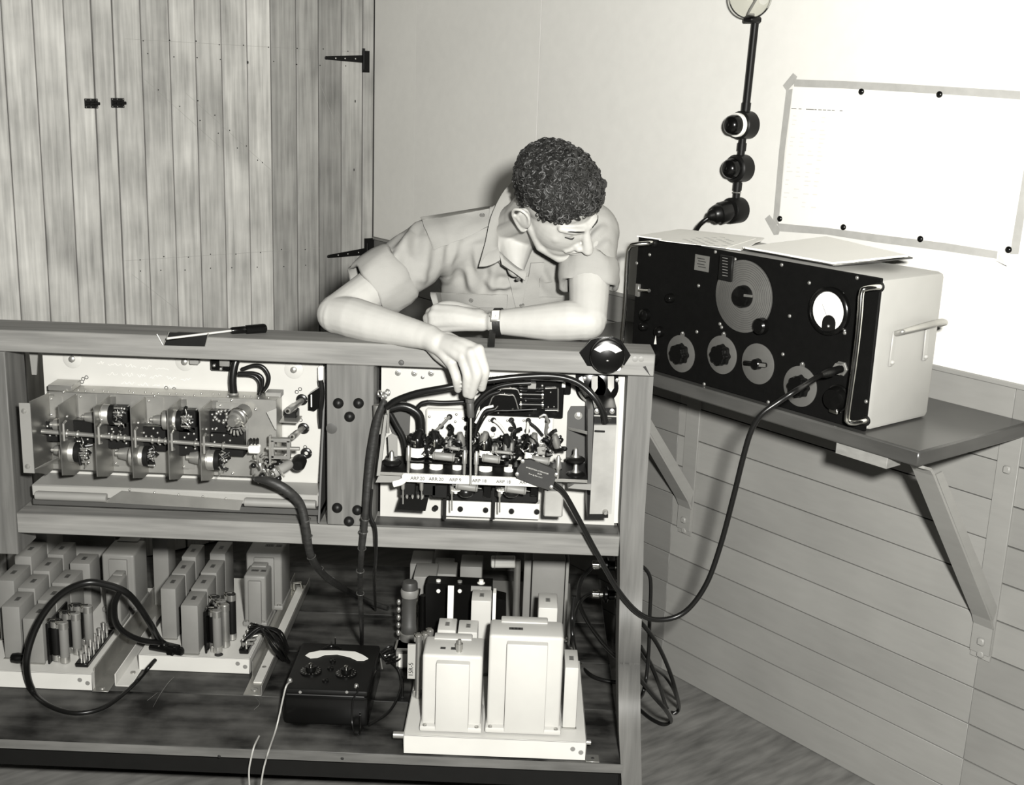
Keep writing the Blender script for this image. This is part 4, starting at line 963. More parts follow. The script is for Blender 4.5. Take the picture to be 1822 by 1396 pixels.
# --- far left unit
ua=thing('power_unit','grey power unit at the far end of the shelf under the left post','power unit',(-1.15,3.0,SH))
tray(ua,-1.33,-1.032,2.735,3.26,.284,silverp)
ys=[2.79,2.885,2.98]
for k in range(3): can_box(ua,-1.215,-1.165,2.778+.097*k,2.871+.097*k,.2845,.405+.006*k,mgray)
for k in range(4): can_box(ua,-1.275,-1.230,2.80+.1*k,2.896+.1*k,.2845,.425+.006*k,mgray)
for k in range(3): can_box(ua,-1.328,-1.283,2.90+.115*k,3.01+.115*k,.2845,.45+.02*k,mgray)
can_box(ua,-1.205,-1.15,3.075,3.15,.2845,.43,mgray)
xform(ua,-1.085,-1.04,2.985,3.06,.2845,.415,mgray,.006)
xform(ua,-1.125,-1.03,3.08,3.2,.2845,.455,mgray,.008)
can_box(ua,-1.03,-.985,3.24,3.31,.239,.475,mgray,dec=False)
for x,y,mt_ in ((-1.142,2.80,blackm),(-1.118,2.79,resb),(-1.105,2.84,resb),(-1.09,2.885,resb),(-1.13,2.845,blackm),(-1.118,2.89,blackm)): tubular(ua,x,y,.2845,.395+.002*(y>2.82),.0115,mt_)
MB().box(-1.156,-1.151,2.775,2.91,.2845,.395,.001).build('clip_board',bake,ua)
o=MB().box(-1.085,-1.052,2.765,2.96,.2845,.296,.002).build('tag_board',bake,ua)
m=MB()
for k in range(12):
    y=2.775+.0165*k; x=-1.078 if k%2 else -1.064
    m.box(x-.004,x+.004,y-.001,y+.001,.296,.318); m.lathe([(0,.003),(.02,.002)],(x,y,.296),ZZ,8)
m.build('terminals',steel,o)
rn=MB(); rn.box(-1.032,-.992,2.73,3.3,SH+.0005,SH+.003,.0006); rn.box(-1.034,-1.031,2.75,3.3,SH+.0005,SH+.054,.0006); o=rn.build('runner',alu,ua)
for y in (2.745,): MB().lathe([(0,.008),(.003,.007),(.0035,0)],(-1.012,y,SH+.003),ZZ,14).build('screw',steel,o)
MB().lathe([(0,.012),(.014,.014),(.03,.012),(.034,0)],onZ(22,1170,.298),XX,16).build('connector',bake,ua)
# --- white unit, right
uc=thing('power_unit','pale cream power unit with two large transformers at the front of the shelf','power unit',(-.03,2.75,SH))
tray(uc,-.238,.181,2.506,2.91,.2855,silverp)
xform(uc,-.203,-.060,2.517,2.634,.2865,.474,creamp,.018,decs=((.33,.45,.006,.005),(.50,.45,.006,.006)))
o=MB().lathe([(0,.0065),(.006,.0065),(.007,.0085),(.02,.0085),(.021,.005),(.03,.004),(.031,0)],(-.118,2.556,.474),ZZ,16).build('top_terminal',alu,uc)
xform(uc,-.053,.122,2.522,2.628,.2865,.526,creamp,.018,decs=((.36,.52,.016,.006),))
can_box(uc,.126,.158,2.565,2.66,.2865,.440,creamp)
can_box(uc,-.180,-.135,2.72,2.79,.2865,.447,creamp); can_box(uc,-.130,-.082,2.71,2.78,.2865,.449,creamp)
can_box(uc,-.103,-.053,2.81,2.88,.2865,.487,creamp); can_box(uc,.062,.108,2.70,2.79,.2865,.525,creamp)
MB().box(-.163,-.148,2.83,2.833,.30,.515,.0005).build('white_strip',ceram,uc)
MB().box(-.05,-.042,2.83,2.86,.30,.50,.0005).build('white_strip',ceram,uc)
for x,y in ((-.221,2.68),(-.205,2.69),(-.196,2.71)): tubular(uc,x,y,.2865,.452,.0075,alu,'tubular_capacitor')
o=MB().box(-.243,-.224,2.632,2.640,.36,.448,.0008).build('side_tag',case,uc)
p=V((-.234,2.6315,.385)); text('lettering','15R-5',.015,p,ZZ,-XX,ink,o)
MB().cyl((-.262,2.518,.278),(-.238,2.518,.278),.008,n=14).build('guide_pin',steel,uc)
o=MB().box(.181,.212,2.50,2.53,SH+.0003,SH+.0025,.0005).build('foot_lug',alu,uc); MB().lathe([(0,.004),(.001,.003),(.0012,0)],(.197,2.515,SH+.0025),ZZ,12).build('hole',ink,o)
MB().cyl((.181,2.53,.272),(.192,2.53,.272),.006,n=12).build('screw',steel,uc)
# --- dark unit behind it
ud=thing('power_unit','dark rear power unit with valve, black panel and grey cans behind the cream one','power unit',(-.05,3.15,SH))
tray(ud,-.30,.17,2.915,3.40,.29,mgray,False)
b=MB().prism([onY(x,y,2.94) for x,y in ((757,1040),(760,1037),(876,1042),(876,1062),(900,1068),(900,1120),(757,1120))],YY*.05).build('terminal_panel',bake,ud)
dt=MB().lathe([(0,.0055),(.002,.005),(.003,0)],(0,0,0),-YY,14).mesh('screw',ceram)
for x,y in ((780,1051),(818,1051),(856,1051)): piece('screw',dt,b,onY(x,y,2.939))
for x in (780,856): MB().lathe([(0,.010),(.006,.010),(.007,.006),(.014,.006),(.015,0)],onY(x,1040,2.955),ZZ,16).build('terminal',ceram,b)
MB().lathe([(0,.006),(.012,.006),(.013,0)],onY(818,1040,2.955),ZZ,12).build('terminal',mgray,b)
MB().px(838,1043,874,1052,2.937,.002).build('panel_label',grayp,b)
def pc(x0,y0,x1,y1,Y,d,mat=mgray,name='can'):
    a=onY(x0,(y0+y1)/2,Y); c=onY(x1,(y0+y1)/2,Y); return MB().box(a.x,c.x,Y,Y+d,.2905,onY((x0+x1)/2,y0,Y).z,.003,2).build(name,mat,ud)
pc(735,1026,775,1100,3.06,.10); pc(729,1003,767,1060,3.18,.1); pc(775,1021,811,1060,3.12,.09); pc(771,1013,806,1050,3.22,.09); pc(818,1008,857,1060,3.14,.09)
pc(946,996,1004,1095,3.0,.2); pc(931,996,944,1095,3.02,.1); pc(1005,1000,1011,1095,3.01,.1)
MB().cyl(onY(921,996,3.0),V((onY(918,1090,3.0).x,3.0,.29)),.009,n=14).build('tie_rod',brass,ud)
for x in (919,937,1010): MB().lathe([(0,.010),(.004,.010),(.006,.006),(.012,.005)],(onY(x,1088,2.985).x,2.985,.305),ZZ,14).build('stud',steel,ud)
a=onY(874,999,3.0); c=onY(917,999,3.0); o=MB().lathe([(0,.014),(.002,.0165),((c-a).length-.002,.0165),((c-a).length,.014)],a,c-a,22).build('tubular_capacitor',creamp,ud)
MB().ring(a+XX*.01,XX,.0167,.0012,22,5).build('crimp',mgray,o)
# valve standing at the left of it
p=V((-.272,2.985,.29)); vt=MB().lathe([(.02,.021),(.024,.0225),(.045,.0225),(.047,.021),(.125,.0215),(.135,.0215),(.16,.0205),(.165,.018),(.166,0)],p,ZZ,24).build('valve',dgray,ud)
MB().lathe([(0,.024),(.02,.024),(.022,.02)],p,ZZ,24).build('valve_base',steel,vt)
MB().lathe([(.124,.0225),(.128,.0235),(.14,.0245),(.145,.022)],p,ZZ,24).build('valve_collar',mgray,vt)
MB().tube([p+V((.024,-.01,.0)),p+V((.021,-.012,.1)),p+V((.026,-.01,.15))],.0032,8,5).build('retainer_spring',chrome,vt)
for k in range(5): MB().ball(p+V((-.028,-.006,.02+.022*k)),(.006,.006,.009),None,10,6).build('contact',steel,vt)
MB().box(-.305,-.243,2.93,2.98,.285,.29,.001).build('bracket_top',alu,ud); MB().box(-.292,-.262,2.91,2.914,.245,.283,.0008).build('white_label',ceram,ud)
MB().cyl((-.236,2.98,.31),(-.236,2.98,.42),.009,n=14).build('dark_tube',bake,ud)
# loose light panel standing behind the far left unit
t=thing('grey_panel','pale grey metal cabinet end standing in the dark behind the far-left power unit','panel',(-1.2,3.3,0))
MB().box(-1.325,-1.155,3.30,3.34,.2385,.55,.003).build('panel',grayp,t); MB().box(-1.128,-1.09,3.30,3.34,.2385,.54,.003).build('edge_channel',case,t); MB().box(-1.155,-1.128,3.31,3.335,.2385,.54).build('web',mgray,t)
# ---------------------------------------------------------------- black multimeter
mm_=thing('multimeter','black box multimeter with curved white scale on the bench shelf','multimeter',(-.43,2.73,SH))
zt_=.332
M0=MB(); x0,x1,y0,y1=-.536,-.332,2.612,2.862
M0.box(x0,x1,y0,y1,SH+.0005,zt_-.014,.010,2); cs=M0.build('case',bake,mm_)
tp=MB().box(x0+.002,x1-.002,y0+.002,y1-.002,zt_-.016,zt_,.006,2).build('top_panel',blackm,mm_)
MB().tube([(x0+.01,y0+.001,zt_-.014),(x1-.01,y0+.001,zt_-.014)],.0022,6).build('seam_bead',rub,mm_)
up_=[onZ(x,y,zt_+.0008) for x,y in ((543,1166),(550,1161),(570,1157),(600,1157),(632,1159),(646,1165),(655,1171))]
lo_=[onZ(x,y,zt_+.0008) for x,y in ((655,1172),(648,1175),(635,1175),(622,1169),(600,1164),(578,1165),(565,1170),(552,1171))]
MB().prism(up_+lo_,ZZ*.0006).build('scale_window',ceram,mm_)
MB().tube([onZ(x,y,zt_+.001) for x,y in ((572,1155),(590,1149),(607,1154))],[.002,.006,.002],10,4).build('window_bead',bake,mm_)  # raised black bead behind the scale window
for x,y in ((553,1195),(616,1199)):
    c=onZ(x,y,zt_); d=MB().lathe([(0,.026),(.004,.026),(.005,.024),(.006,.013),(.016,.012),(.017,0)],c,ZZ,30).build('range_knob',bake,mm_)
    MB().lathe([(.017,.0052),(.022,.0052),(.024,.003),(.0245,0)],c,ZZ,14).build('knob_cap',chrome,d)
    m=MB()
    for k in range(16):
        g=2*PI*k/16; q=c+V((.021*math.cos(g),.021*math.sin(g),.0052)); m.obox(q,(V((math.cos(g)*.0025,math.sin(g)*.0025,0)),V((-math.sin(g)*.0004,math.cos(g)*.0004,0)),ZZ*.0002))
    m.build('range_marks',grayp,d)['kind']='stuff'
for x,y in ((588,1190),(579,1212),(592,1177)): MB().lathe([(0,.008),(.005,.007),(.007,0)],onZ(x,y,zt_),ZZ,16).build('zero_knob',bake,mm_)
for x,y in ((516,1212),(634,1222)): MB().lathe([(0,.006),(.007,.005),(.009,.003),(.0095,0)],onZ(x,y,zt_),ZZ,14).build('terminal',brass,mm_)
for x in (534,617): MB().lathe([(0,.004),(.0015,.003),(.002,0)],onY(x,1231,y0),-YY,10).build('screw',mgray,mm_)
MB().prism([onZ(676,1181,.30)+V((0,0,z)) for z in (.016,0,-.016)]+[onZ(679,1190,.30)],XX*.003).build('strap_stud',steel,mm_)
MB().tube([(-.45,2.864,.31),(-.45,2.864,.345)],.0016,6).build('jack_pin',chrome,mm_)
# ---------------------------------------------------------------- leads and cables
def cable(name,label,l,r,mat,k=6,n=10,cat='cable'):
    return tag(MB().tube(l,r,n,k).build(name,mat),label,cat)
Z=SH
tip=onZ(516,1212,zt_+.009)
cable('test_lead','pale thin test lead from the multimeter over the front edge of the shelf',[tip,onY(509,1221,2.607),onY(503,1245,2.603),onY(498,1268,2.60),onZ(490,1300,Z+.004),onZ(478,1335,Z+.004),onY(473,1352,2.493),onY(468,1372,2.49),onY(464,1400,2.49),onY(461,1440,2.49)],.0021,case,6,8)
cable('test_lead','second pale thin lead hanging off the shelf edge left of the longer one',[onZ(461,1309,Z+.003),onZ(452,1328,Z+.003),onY(446,1352,2.493),onY(443,1372,2.49),onY(444,1400,2.49),onY(446,1440,2.49)],.0021,case,6,8)
cable('test_lead','thin black lead looping down the front of the multimeter',[onZ(636,1222,zt_+.008),onY(636,1231,2.606),onY(628,1246,2.604),onY(626,1280,2.604),onZ(630,1302,Z+.004),onZ(638,1306,Z+.004),onY(641,1295,2.605),onY(641,1272,2.606)],.0022,rub,6,8)
cable('black_lead','black lead coiled on the boards between the multimeter and cream power unit',[onZ(656,1290,Z+.004),onZ(690,1268,Z+.004),onZ(708,1240,Z+.004),onZ(714,1215,Z+.004),onZ(708,1192,Z+.004),onZ(695,1178,Z+.006),onZ(684,1172,Z+.006),onZ(676,1160,Z+.01),onZ(664,1150,Z+.01)],.0034,rub)
cable('black_lead','second black lead running back past the multimeter into the tangle of clips',[onZ(716,1240,Z+.004),onZ(716,1210,Z+.005),onZ(706,1180,Z+.006),onZ(694,1168,Z+.01),onZ(700,1150,Z+.02),onZ(718,1146,Z+.03)],.003,rub)
random.seed(9); t=thing('clip_leads','tangle of dark clip leads on the shelf behind the multimeter','leads',onZ(690,1165,Z))
for k in range(6):
    s=onZ(678+k*2,1160+k*4,Z+.004); MB().tube([s,onZ(692+k*3,1150+k*5,Z+.02+.004*k),onZ(706+k*2,1152+k*3,Z+.012),onZ(712,1160+k*3,Z+.004)],.0026,8,5).build('lead',rub,t)
for k in range(4): a=onZ(684+k*8,1166+k*2,Z+.012); MB().tube([a,a+V((.014,.004,.002))],.0028,8).build('clip',steel,t)
# thick cable ring over the left units
yv=2.70
lp=cable('thick_cable','thick black cable thrown in a big loop in front of the far-left power unit',
 [onZ(318,1152,.300),onZ(288,1142,.305),onY(268,1110,2.80),onY(245,1075,2.77),onY(222,1052,2.74),onY(190,1040,2.72),onY(155,1036,2.70),onY(115,1052,2.69),onY(82,1085,2.68),onY(58,1130,2.67),onY(47,1180,2.66),onZ(58,1228,Z+.008),onZ(90,1256,Z+.008),onZ(135,1268,Z+.008),onZ(180,1260,Z+.008),onZ(215,1238,Z+.008),onZ(245,1210,Z+.012),onY(262,1190,2.74),onY(276,1174,2.78)],[.008]*4+[.0085]*8+[.006]*3+[.005]*4,rub,7,12)
cable('thick_cable','shorter thick cable loop hanging from the big loop to a black connector',[onY(214,1050,2.735),onY(204,1075,2.745),onY(206,1105,2.765),onY(222,1125,2.79),onY(250,1138,2.82),onZ(284,1143,.310)],.0075,rub,6,12)
# coaxial lead from the test set to the radio
cx=thing('coaxial_lead','black coaxial lead drooping from the test set to a dark junction plate on the receiver','cable',onY(965,845,2.41))
a=onW(1496,656,WF-.012); b=onW(1466,665,WF-.07); d=(b-a).normalized()
MB().lathe([(0,.0085),(.03,.0085),(.032,.0105),(.05,.010),((b-a).length,.008),((b-a).length+.015,.0055)],a,d,18).build('plug',rub,cx)
cp=[b+d*.01,onY(1425,689,2.37),onY(1385,715,2.36),onY(1354,738,2.36),onY(1336,768,2.37),onY(1322,815,2.39),onY(1306,880,2.42),onY(1282,970,2.46),onY(1256,1040,2.48),onY(1220,1087,2.49),onY(1180,1102,2.485),onY(1140,1093,2.475),onY(1100,1050,2.465),onY(1060,980,2.455),onY(1028,920,2.44),onY(1004,878,2.425),onY(985,860,2.415)]
MB().tube(cp,.0058,12,6).build('flex',rub,cx)
pl_=[onY(x,y,2.409) for x,y in ((918,846),(921,832),(931,818),(945,818),(984,834),(991,842),(983,869),(976,872),(965,868),(919,850))]
jp=MB().prism(pl_,YY*.010).build('junction_plate',tagblk,cx)
e1=(onY(983,834,2.409)-onY(931,818,2.409)); e1.y=0
for x,y in ((930,820),(920,843),(990,844),(981,866)): MB().lathe([(0,.0042),(.002,.004),(.003,0)],onY(x,y,2.4085),-YY,14).build('screw',alu,jp)
for s_,x,y,sz in (('RF RECEPTION ATTENUATOR',956,837,.0036),('20 DB',960,843,.0036),('From Sig. Gen. to A.1',953,846,.0034)):
    text('lettering',s_,sz,onY(x,y,2.4083),e1,ZZ,paleink,jp)
# cables at the right end
cable('floor_cable','black cable looping off the right end of the shelf down to the floor',[onY(1062,1000,3.0),onY(1035,1030,2.95),onY(1030,1068,2.90),onY(1045,1105,2.84),onY(1078,1150,2.72),onY(1110,1180,2.64),onY(1138,1208,2.63),onY(1165,1240,2.70),onY(1184,1262,2.76),onZ(1194,1282,.02),onZ(1180,1288,.008),onZ(1158,1278,.008),onZ(1138,1262,.008)],.0056,rub,7,10)
cable('floor_cable','black cable hanging behind the right post with its tail loop nearest the wall',[onY(1098,1060,2.66),onY(1120,1086,2.66),onY(1150,1118,2.68),onY(1172,1150,2.72),onY(1190,1190,2.78),onY(1202,1228,2.84),onZ(1208,1258,.03),onZ(1200,1268,.008),onZ(1186,1258,.008),onY(1172,1215,2.85),onY(1155,1175,2.80),onY(1140,1150,2.74)],.0052,rub,7,10)
cable('floor_cable','slim black cable hanging straight down beside the right post',[onY(1128,1010,2.72),onY(1143,1008,2.72),onY(1155,1022,2.73),onY(1158,1045,2.73),onY(1156,1100,2.73),onY(1154,1160,2.73),onY(1150,1205,2.72),onY(1144,1232,2.71),onZ(1140,1240,.15)],.0046,rub,7,10)
cable('floor_cable','short black cable arching from behind the right post over the skirting to the coil',[onY(1138,1160,2.70),onY(1155,1182,2.80),onY(1180,1200,2.95),onY(1196,1222,3.0),onZ(1204,1242,.03)],.004,rub,7,10)
cable('shelf_cable','black cable lying on the boards beside the cream power unit, tail to the right post',[onY(1022,1060,2.75),onY(1018,1100,2.74),onY(1020,1140,2.72),onZ(1030,1178,Z+.006),onZ(1050,1200,Z+.006),onZ(1075,1210,Z+.006),onZ(1105,1214,Z+.006)],.0055,rub,7,10)
cable('shelf_cable','thin black cable rising from the cream power unit to the lower plug',[onY(1016,1150,2.76),onY(1020,1110,2.80),onY(1030,1075,2.86),onY(1040,1062,2.92),onY(1050,1056,2.95)],.004,rub,7,10)
for y,l in ((1004,'upper bright cable plug in the dark behind the right post'),(1056,'lower bright cable plug in the dark behind the right post')):
    t=thing('cable_plug',l,'plug',onY(1080,y,3.0)); a=onY(1053,y,2.99); b=onY(1098,y+2,2.99)
    L=(b-a).length; dd=b-a
    MB().lathe([(0,.008),(.002,.012),(.018,.012),(.02,.009),(.028,.009)],a,dd,18).build('sleeve',chrome,t)
    MB().lathe([(.028,.013),(.034,.0225),(.040,.0225),(.044,.014),(.06,.013)],a,dd,20).build('body',bake,t)
    MB().lathe([(.06,.012),(L*.98,.012),(L,.010)],a,dd,18).build('nose',chrome,t)
    MB().box(b.x-.004,b.x+.03,2.96,3.02,b.z-.03,b.z+.03,.004).build('socket',bake,t)
    # carried by a dark board behind the post
for l in ([(272,1258),(285,1235),(300,1214),(310,1204)],[(262,1246),(280,1232)],[(455,1240),(462,1252),(452,1262)]):
    MB().tube([onZ(x,y,SH+.0001) for x,y in l],[.0008]+[.0022]*(len(l)-2)+[.0008],6,3,flat=.1).build('scuff',mgray,bpy.data.objects['rack_bench'])
t=thing('socket_board','dark upright socket board standing behind the right post','board',(.30,3.0,0)); MB().box(onY(1098,1030,2.99).x+.037,onY(1098,1030,2.99).x+.05,2.93,3.05,0,.52,.002).build('board',blackm,t)
MB().box(onY(1098,1030,2.99).x-.01,onY(1098,1030,2.99).x+.08,2.90,3.08,0,.02,.002).build('foot',blackm,t)
# ---------------------------------------------------------------- the man
SH_=None
man=thing('person','man with dark curly hair and rolled khaki sleeves leaning on the bench rail','person',(.02,3.3,0))
UPc=up; TW=-fw
def hvec(a,b,c): return (RT*a+UPc*b+TW*c)
hf=hvec(.637,-.70,.26).normalized(); hu=hvec(.24,.52,.82); hu=(hu-hf*hu.dot(hf)).normalized(); hx=hf.cross(hu)   # hx: towards the viewer's left = his right
HC=onY(990,357,2.662)
MH=Matrix(((-hx.x,hf.x,hu.x,HC.x),(-hx.y,hf.y,hu.y,HC.y),(-hx.z,hf.z,hu.z,HC.z),(0,0,0,1)))  # +x his left, +y face, +z crown
def h(x,y,z): return MH@V((x,y,z))
HA=[-hx,hf,hu]
B=MB()
def remesh(m,name,mat,parent,vox,smooth=3,fac=.5):
    me=bpy.data.meshes.new('raw'); org=ORG[parent.name]; me.from_pydata([tuple(p-org) for p in m.v],[],m.f)
    bm=bmesh.new(); bm.from_mesh(me); bmesh.ops.remove_doubles(bm,verts=bm.verts,dist=1e-6); bmesh.ops.recalc_face_normals(bm,faces=bm.faces); bm.to_mesh(me); bm.free()
    o=bpy.data.objects.new('raw',me); COL.objects.link(o)
    q=o.modifiers.new('r','REMESH'); q.mode='VOXEL'; q.voxel_size=vox
    if smooth: s=o.modifiers.new('s','SMOOTH'); s.factor=fac; s.iterations=smooth
    dg=bpy.context.evaluated_depsgraph_get(); me2=bpy.data.meshes.new_from_object(o.evaluated_get(dg)); me2.name=name
    bpy.data.objects.remove(o); me2.materials.clear(); me2.materials.append(mat)
    me2.polygons.foreach_set('use_smooth',[True]*len(me2.polygons))
    o=bpy.data.objects.new(name,me2); COL.objects.link(o); o.parent=parent; ORG[o.name]=org; return o
# --- head
B.ball(h(0,-.010,.022),(.074,.096,.082),HA,28,18)
B.ball(h(0,.024,-.030),(.0655,.0745,.084),HA,28,20)
B.ball(h(0,.040,-.075),(.050,.050,.040),HA,20,14)
B.ball(h(0,.078,-.104),(.021,.018,.017),HA,16,10)
B.caps([h(-.052,.002,-.055),h(-.045,.035,-.090),h(-.018,.072,-.106)],[.016,.014,.013],12); B.caps([h(.052,.002,-.055),h(.045,.035,-.090),h(.018,.072,-.106)],[.016,.014,.013],12)
for s in (-1,1):
    B.ball(h(s*.040,.056,-.030),(.019,.020,.022),HA); B.caps([h(s*.050,.066,.006),h(s*.030,.087,.009),h(s*.010,.093,.006)],[.008,.009,.008],10,3)
    B.ball(h(s*.031,.074,-.006),(.0140,.0140,.0115),HA)
    B.ball(h(s*.013,.104,-.043),(.0092,.0105,.0085),HA)
    B.caps([h(s*.016,.100,-.045),h(s*.029,.087,-.062)],[.0052,.005],8)
B.caps([h(0,.090,.006),h(0,.104,-.014),h(0,.117,-.034)],[.0088,.0100,.0122],12,3); B.ball(h(0,.120,-.041),(.0130,.0125,.0112),HA)
B.caps([h(-.021,.086,-.066),h(-.008,.099,-.0625),h(.008,.099,-.0625),h(.021,.086,-.066)],[.004,.0055,.0055,.004],10,3)
B.caps([h(-.019,.086,-.073),h(0,.097,-.0755),h(.019,.086,-.073)],[.004,.0062,.004],10,3)
B.ball(h(0,.066,-.068),(.034,.026,.022),HA)
B.ball(h(0,.062,.040),(.052,.024,.034),HA)
# ears
for s in (-1,1):
    pe=[(s*.076,.006,-.030),(s*.079,.010,-.014),(s*.083,.004,.004),(s*.090,-.010,.012),(s*.094,-.024,.004),(s*.092,-.028,-.012),(s*.086,-.022,-.028),(s*.079,-.010,-.042),(s*.076,.000,-.046),(s*.075,.006,-.036)]
    pe=[(p[0]+s*.008,p[1]*1.08,p[2]*1.08+.002) for p in pe]
    B.tube([h(*p) for p in pe],[.0045,.004,.0042,.0045,.0045,.0045,.0048,.006,.006,.004],8,4)
    B.ball(h(s*.085,-.009,-.014),(.0085,.019,.028),HA); B.caps([h(s*.092,-.016,.000),h(s*.095,-.019,-.016),h(s*.090,-.010,-.028)],[.0032,.0036,.0032],8,3)
    B.ball(h(s*.086,.005,-.020),(.005,.005,.007),HA)
# --- neck, chest, core
NB=onY(920,412,2.835)
B.caps([h(0,-.030,-.045),h(0,-.045,-.095).lerp(NB,.35),NB],[.056,.055,.064],20,4)
B.caps([h(-.05,-.02,-.06),NB+V((-.045,-.03,-.005))],[.018,.02],10)
SR=onY(770,440,2.83); SLt=onY(1042,418,2.83); SL=onY(1052,412,2.775)
PV=V((.0,3.28,.98))
def ringloft(m,rows,n=28):
    vs=[];fs=[]
    for c,a,b in rows:
        for k in range(n):
            g=2*PI*k/n; vs.append(V(c)+V(a)*math.cos(g)+V(b)*math.sin(g))
    fs=[(i*n+k,i*n+(k+1)%n,(i+1)*n+(k+1)%n,(i+1)*n+k) for i in range(len(rows)-1) for k in range(n)]
    fs+=[tuple(range(n-1,-1,-1)),tuple((len(rows)-1)*n+k for k in range(n))]; m.add(vs,fs)
SM=(SR+SLt)/2; sx_=(SLt-SR).normalized(); tax=(SM-PV).normalized(); sx_=(sx_-tax*sx_.dot(tax)).normalized(); fr_=sx_.cross(tax); 
if fr_.y>0: fr_=-fr_
def tor(t,a,b,f=0.,xs=0.): c=PV.lerp(SM,t)+fr_*f+sx_*xs; return (c,sx_*a,fr_*b)
ringloft(B,[tor(-.12,.13,.09),tor(.1,.135,.09),tor(.4,.12,.08),tor(.7,.13,.085),tor(.95,.12,.07)])
B.caps([NB+V((-.005,-.035,-.01)),onY(918,478,2.742)],[.052,.02],16,0)
B.ball(onY(908,440,2.775),(.038,.018,.05),None,18,12)
# --- arms
ER=onY(596,570,2.595); ER.z=max(ER.z,1.238); WR=onY(764,600,2.478); EL=onY(1046,575,2.60); WL=onY(884,575,2.635)
EL.z=max(EL.z,1.243); WL.z=max(WL.z,1.2265)
def arm(S,E,W):
    u=E-S; f=W-E
    B.caps([S,S+u*.35,S+u*.7,E-u*.06],[.052,.050,.044,.041],20,4)
    B.caps([E-u*.05,E,E+f*.06],[.041,.0405,.041],18,3)
    pn=V((0,0,1))
    B.caps([E,E+f*.2+pn*.002,E+f*.42,E+f*.7,E+f*.92,W],[.040,.0445,.042,.034,.0285,.027],20,4)
arm(SR,ER,WR); arm(SL,EL,WL)
# --- right hand over the rail, fingers down on the screwdriver
def fing(m,l,rs): m.caps(l,rs,12,5)
kn=[onY(803,646,2.432),onY(823,637,2.414),onY(838,630,2.406),onY(852,624,2.412)]
mid=[onY(812,671,2.412),onY(832,667,2.394),onY(848,664,2.388),onY(862,660,2.400)]
tp_=[onY(815,692,2.430),onY(830,700,2.415),onY(838,702,2.412),onY(857,689,2.422)]
rad=[(.0108,.0099,.0088),(.0117,.0107,.0093),(.0121,.0112,.0098),(.0116,.0107,.0096)]
for k in range(4):
    a,b,c=kn[k],mid[k],tp_[k]; r=rad[k]
    wa=WR.lerp(a,.30)
    B.caps([wa,WR.lerp(a,.68)+V((0,-.003,.004)),a],[.017,.0150,.0125],12,3)
    fing(B,[a,a.lerp(b,.5)+V((0,-.003,.002)),b,b.lerp(c,.55)+V((0,-.002,0)),c],[r[0]*1.08,r[0],r[1]*1.08,r[1]*.97,r[2]])
    B.ball(a+V((0,-.002,.003)),.0122,None,12,8)
B.caps([WR+V((-.002,.008,-.004)),WR.lerp(kn[0],.5)+V((0,.016,-.010)),kn[0]+V((0,.018,-.006))],[.021,.019,.014],14,3)
B.caps([WR.lerp(kn[3],.35)+V((0,.012,0)),WR.lerp(kn[3],.7)+V((.004,.022,-.012)),kn[2]+V((.006,.022,-.012))],[.02,.018,.014],14,3)
B.caps([WR,WR.lerp(kn[1],.25)],[.027,.025],16)
# thumb, closing from behind against the handle
tb0=WR.lerp(kn[3],.55)+V((.006,.022,-.012)); B.caps([WR.lerp(kn[3],.25)+V((.004,.016,-.006)),tb0,onY(858,668,2.462),onY(845,692,2.456),onY(836,702,2.452)],[.016,.0145,.012,.0105,.0085],12,4)
# --- left fist on the rail behind the right wrist
kl=[onY(776,551,2.665),onY(771,561,2.655),onY(772,573,2.652),onY(779,583,2.658)]
for k,a in enumerate(kl):
    wa=WL.lerp(a,.25)
    B.caps([wa,WL.lerp(a,.65)+V((0,-.002,.004)),a],[.0175,.0165,.0135],12,3)
    b=a+V((-.016,.022,-.012)); c=a+V((.006,.044,-.016)); d=a+V((.024,.034,-.012))
    B.caps([a,b,c,d],[.0115,.0108,.010,.0085],12,4)
    B.ball(a+V((.002,-.001,.002)),.0125,None,12,8)
B.caps([WL.lerp(kl[0],.3)+V((0,.006,.0)),WL.lerp(kl[1],.85)+V((0,.02,-.004))],[.021,.021],14)
B.caps([WL.lerp(kl[0],.35)+V((0,.02,.006)),WL.lerp(kl[0],.7)+V((.0,.034,.010)),kl[0]+V((.012,.040,.002)),kl[0]+V((-.004,.046,-.006))],[.015,.0125,.011,.009],12,4)
body=remesh(B,'body',skinm,man,.0027,8,.5)
bpy.context.view_layer.update()
def bvh_of(o):
    dg=bpy.context.evaluated_depsgraph_get(); me=o.data; mw=Matrix.Translation(ORG[man.name])
    return BVHTree.FromPolygons([mw@v.co for v in me.vertices],[tuple(p.vertices) for p in me.polygons])
# --- shirt
S_=MB()
ringloft(S_,[tor(-.10,.168,.115),tor(.12,.165,.115,.0),tor(.38,.165,.118,.006),tor(.62,.180,.126,.010),tor(.82,.178,.118,.006),tor(.96,.165,.085,-.006),tor(1.06,.12,.06,-.02)])
S_.caps([SR+V((.02,.01,-.0)),NB+V((-.065,.02,-.015))],[.066,.052],20,0); S_.caps([SLt+V((-.02,.01,0)),NB+V((.065,.02,-.015))],[.066,.052],20,0)
S_.caps([SR+V((.04,.045,-.02)),NB+V((0,.06,-.02)),SLt+V((-.04,.045,-.02))],[.07,.06,.07],20,4); S_.caps([SLt,SL],[.068,.066],20,0)
uR=ER-SR; uL=EL-SL
S_.caps([SR,SR+uR*.2,SR+uR*.34],[.069,.069,.066],22,3)
S_.caps([SL,SL+uL*.18,SL+uL*.30],[.062,.062,.059],22,3)
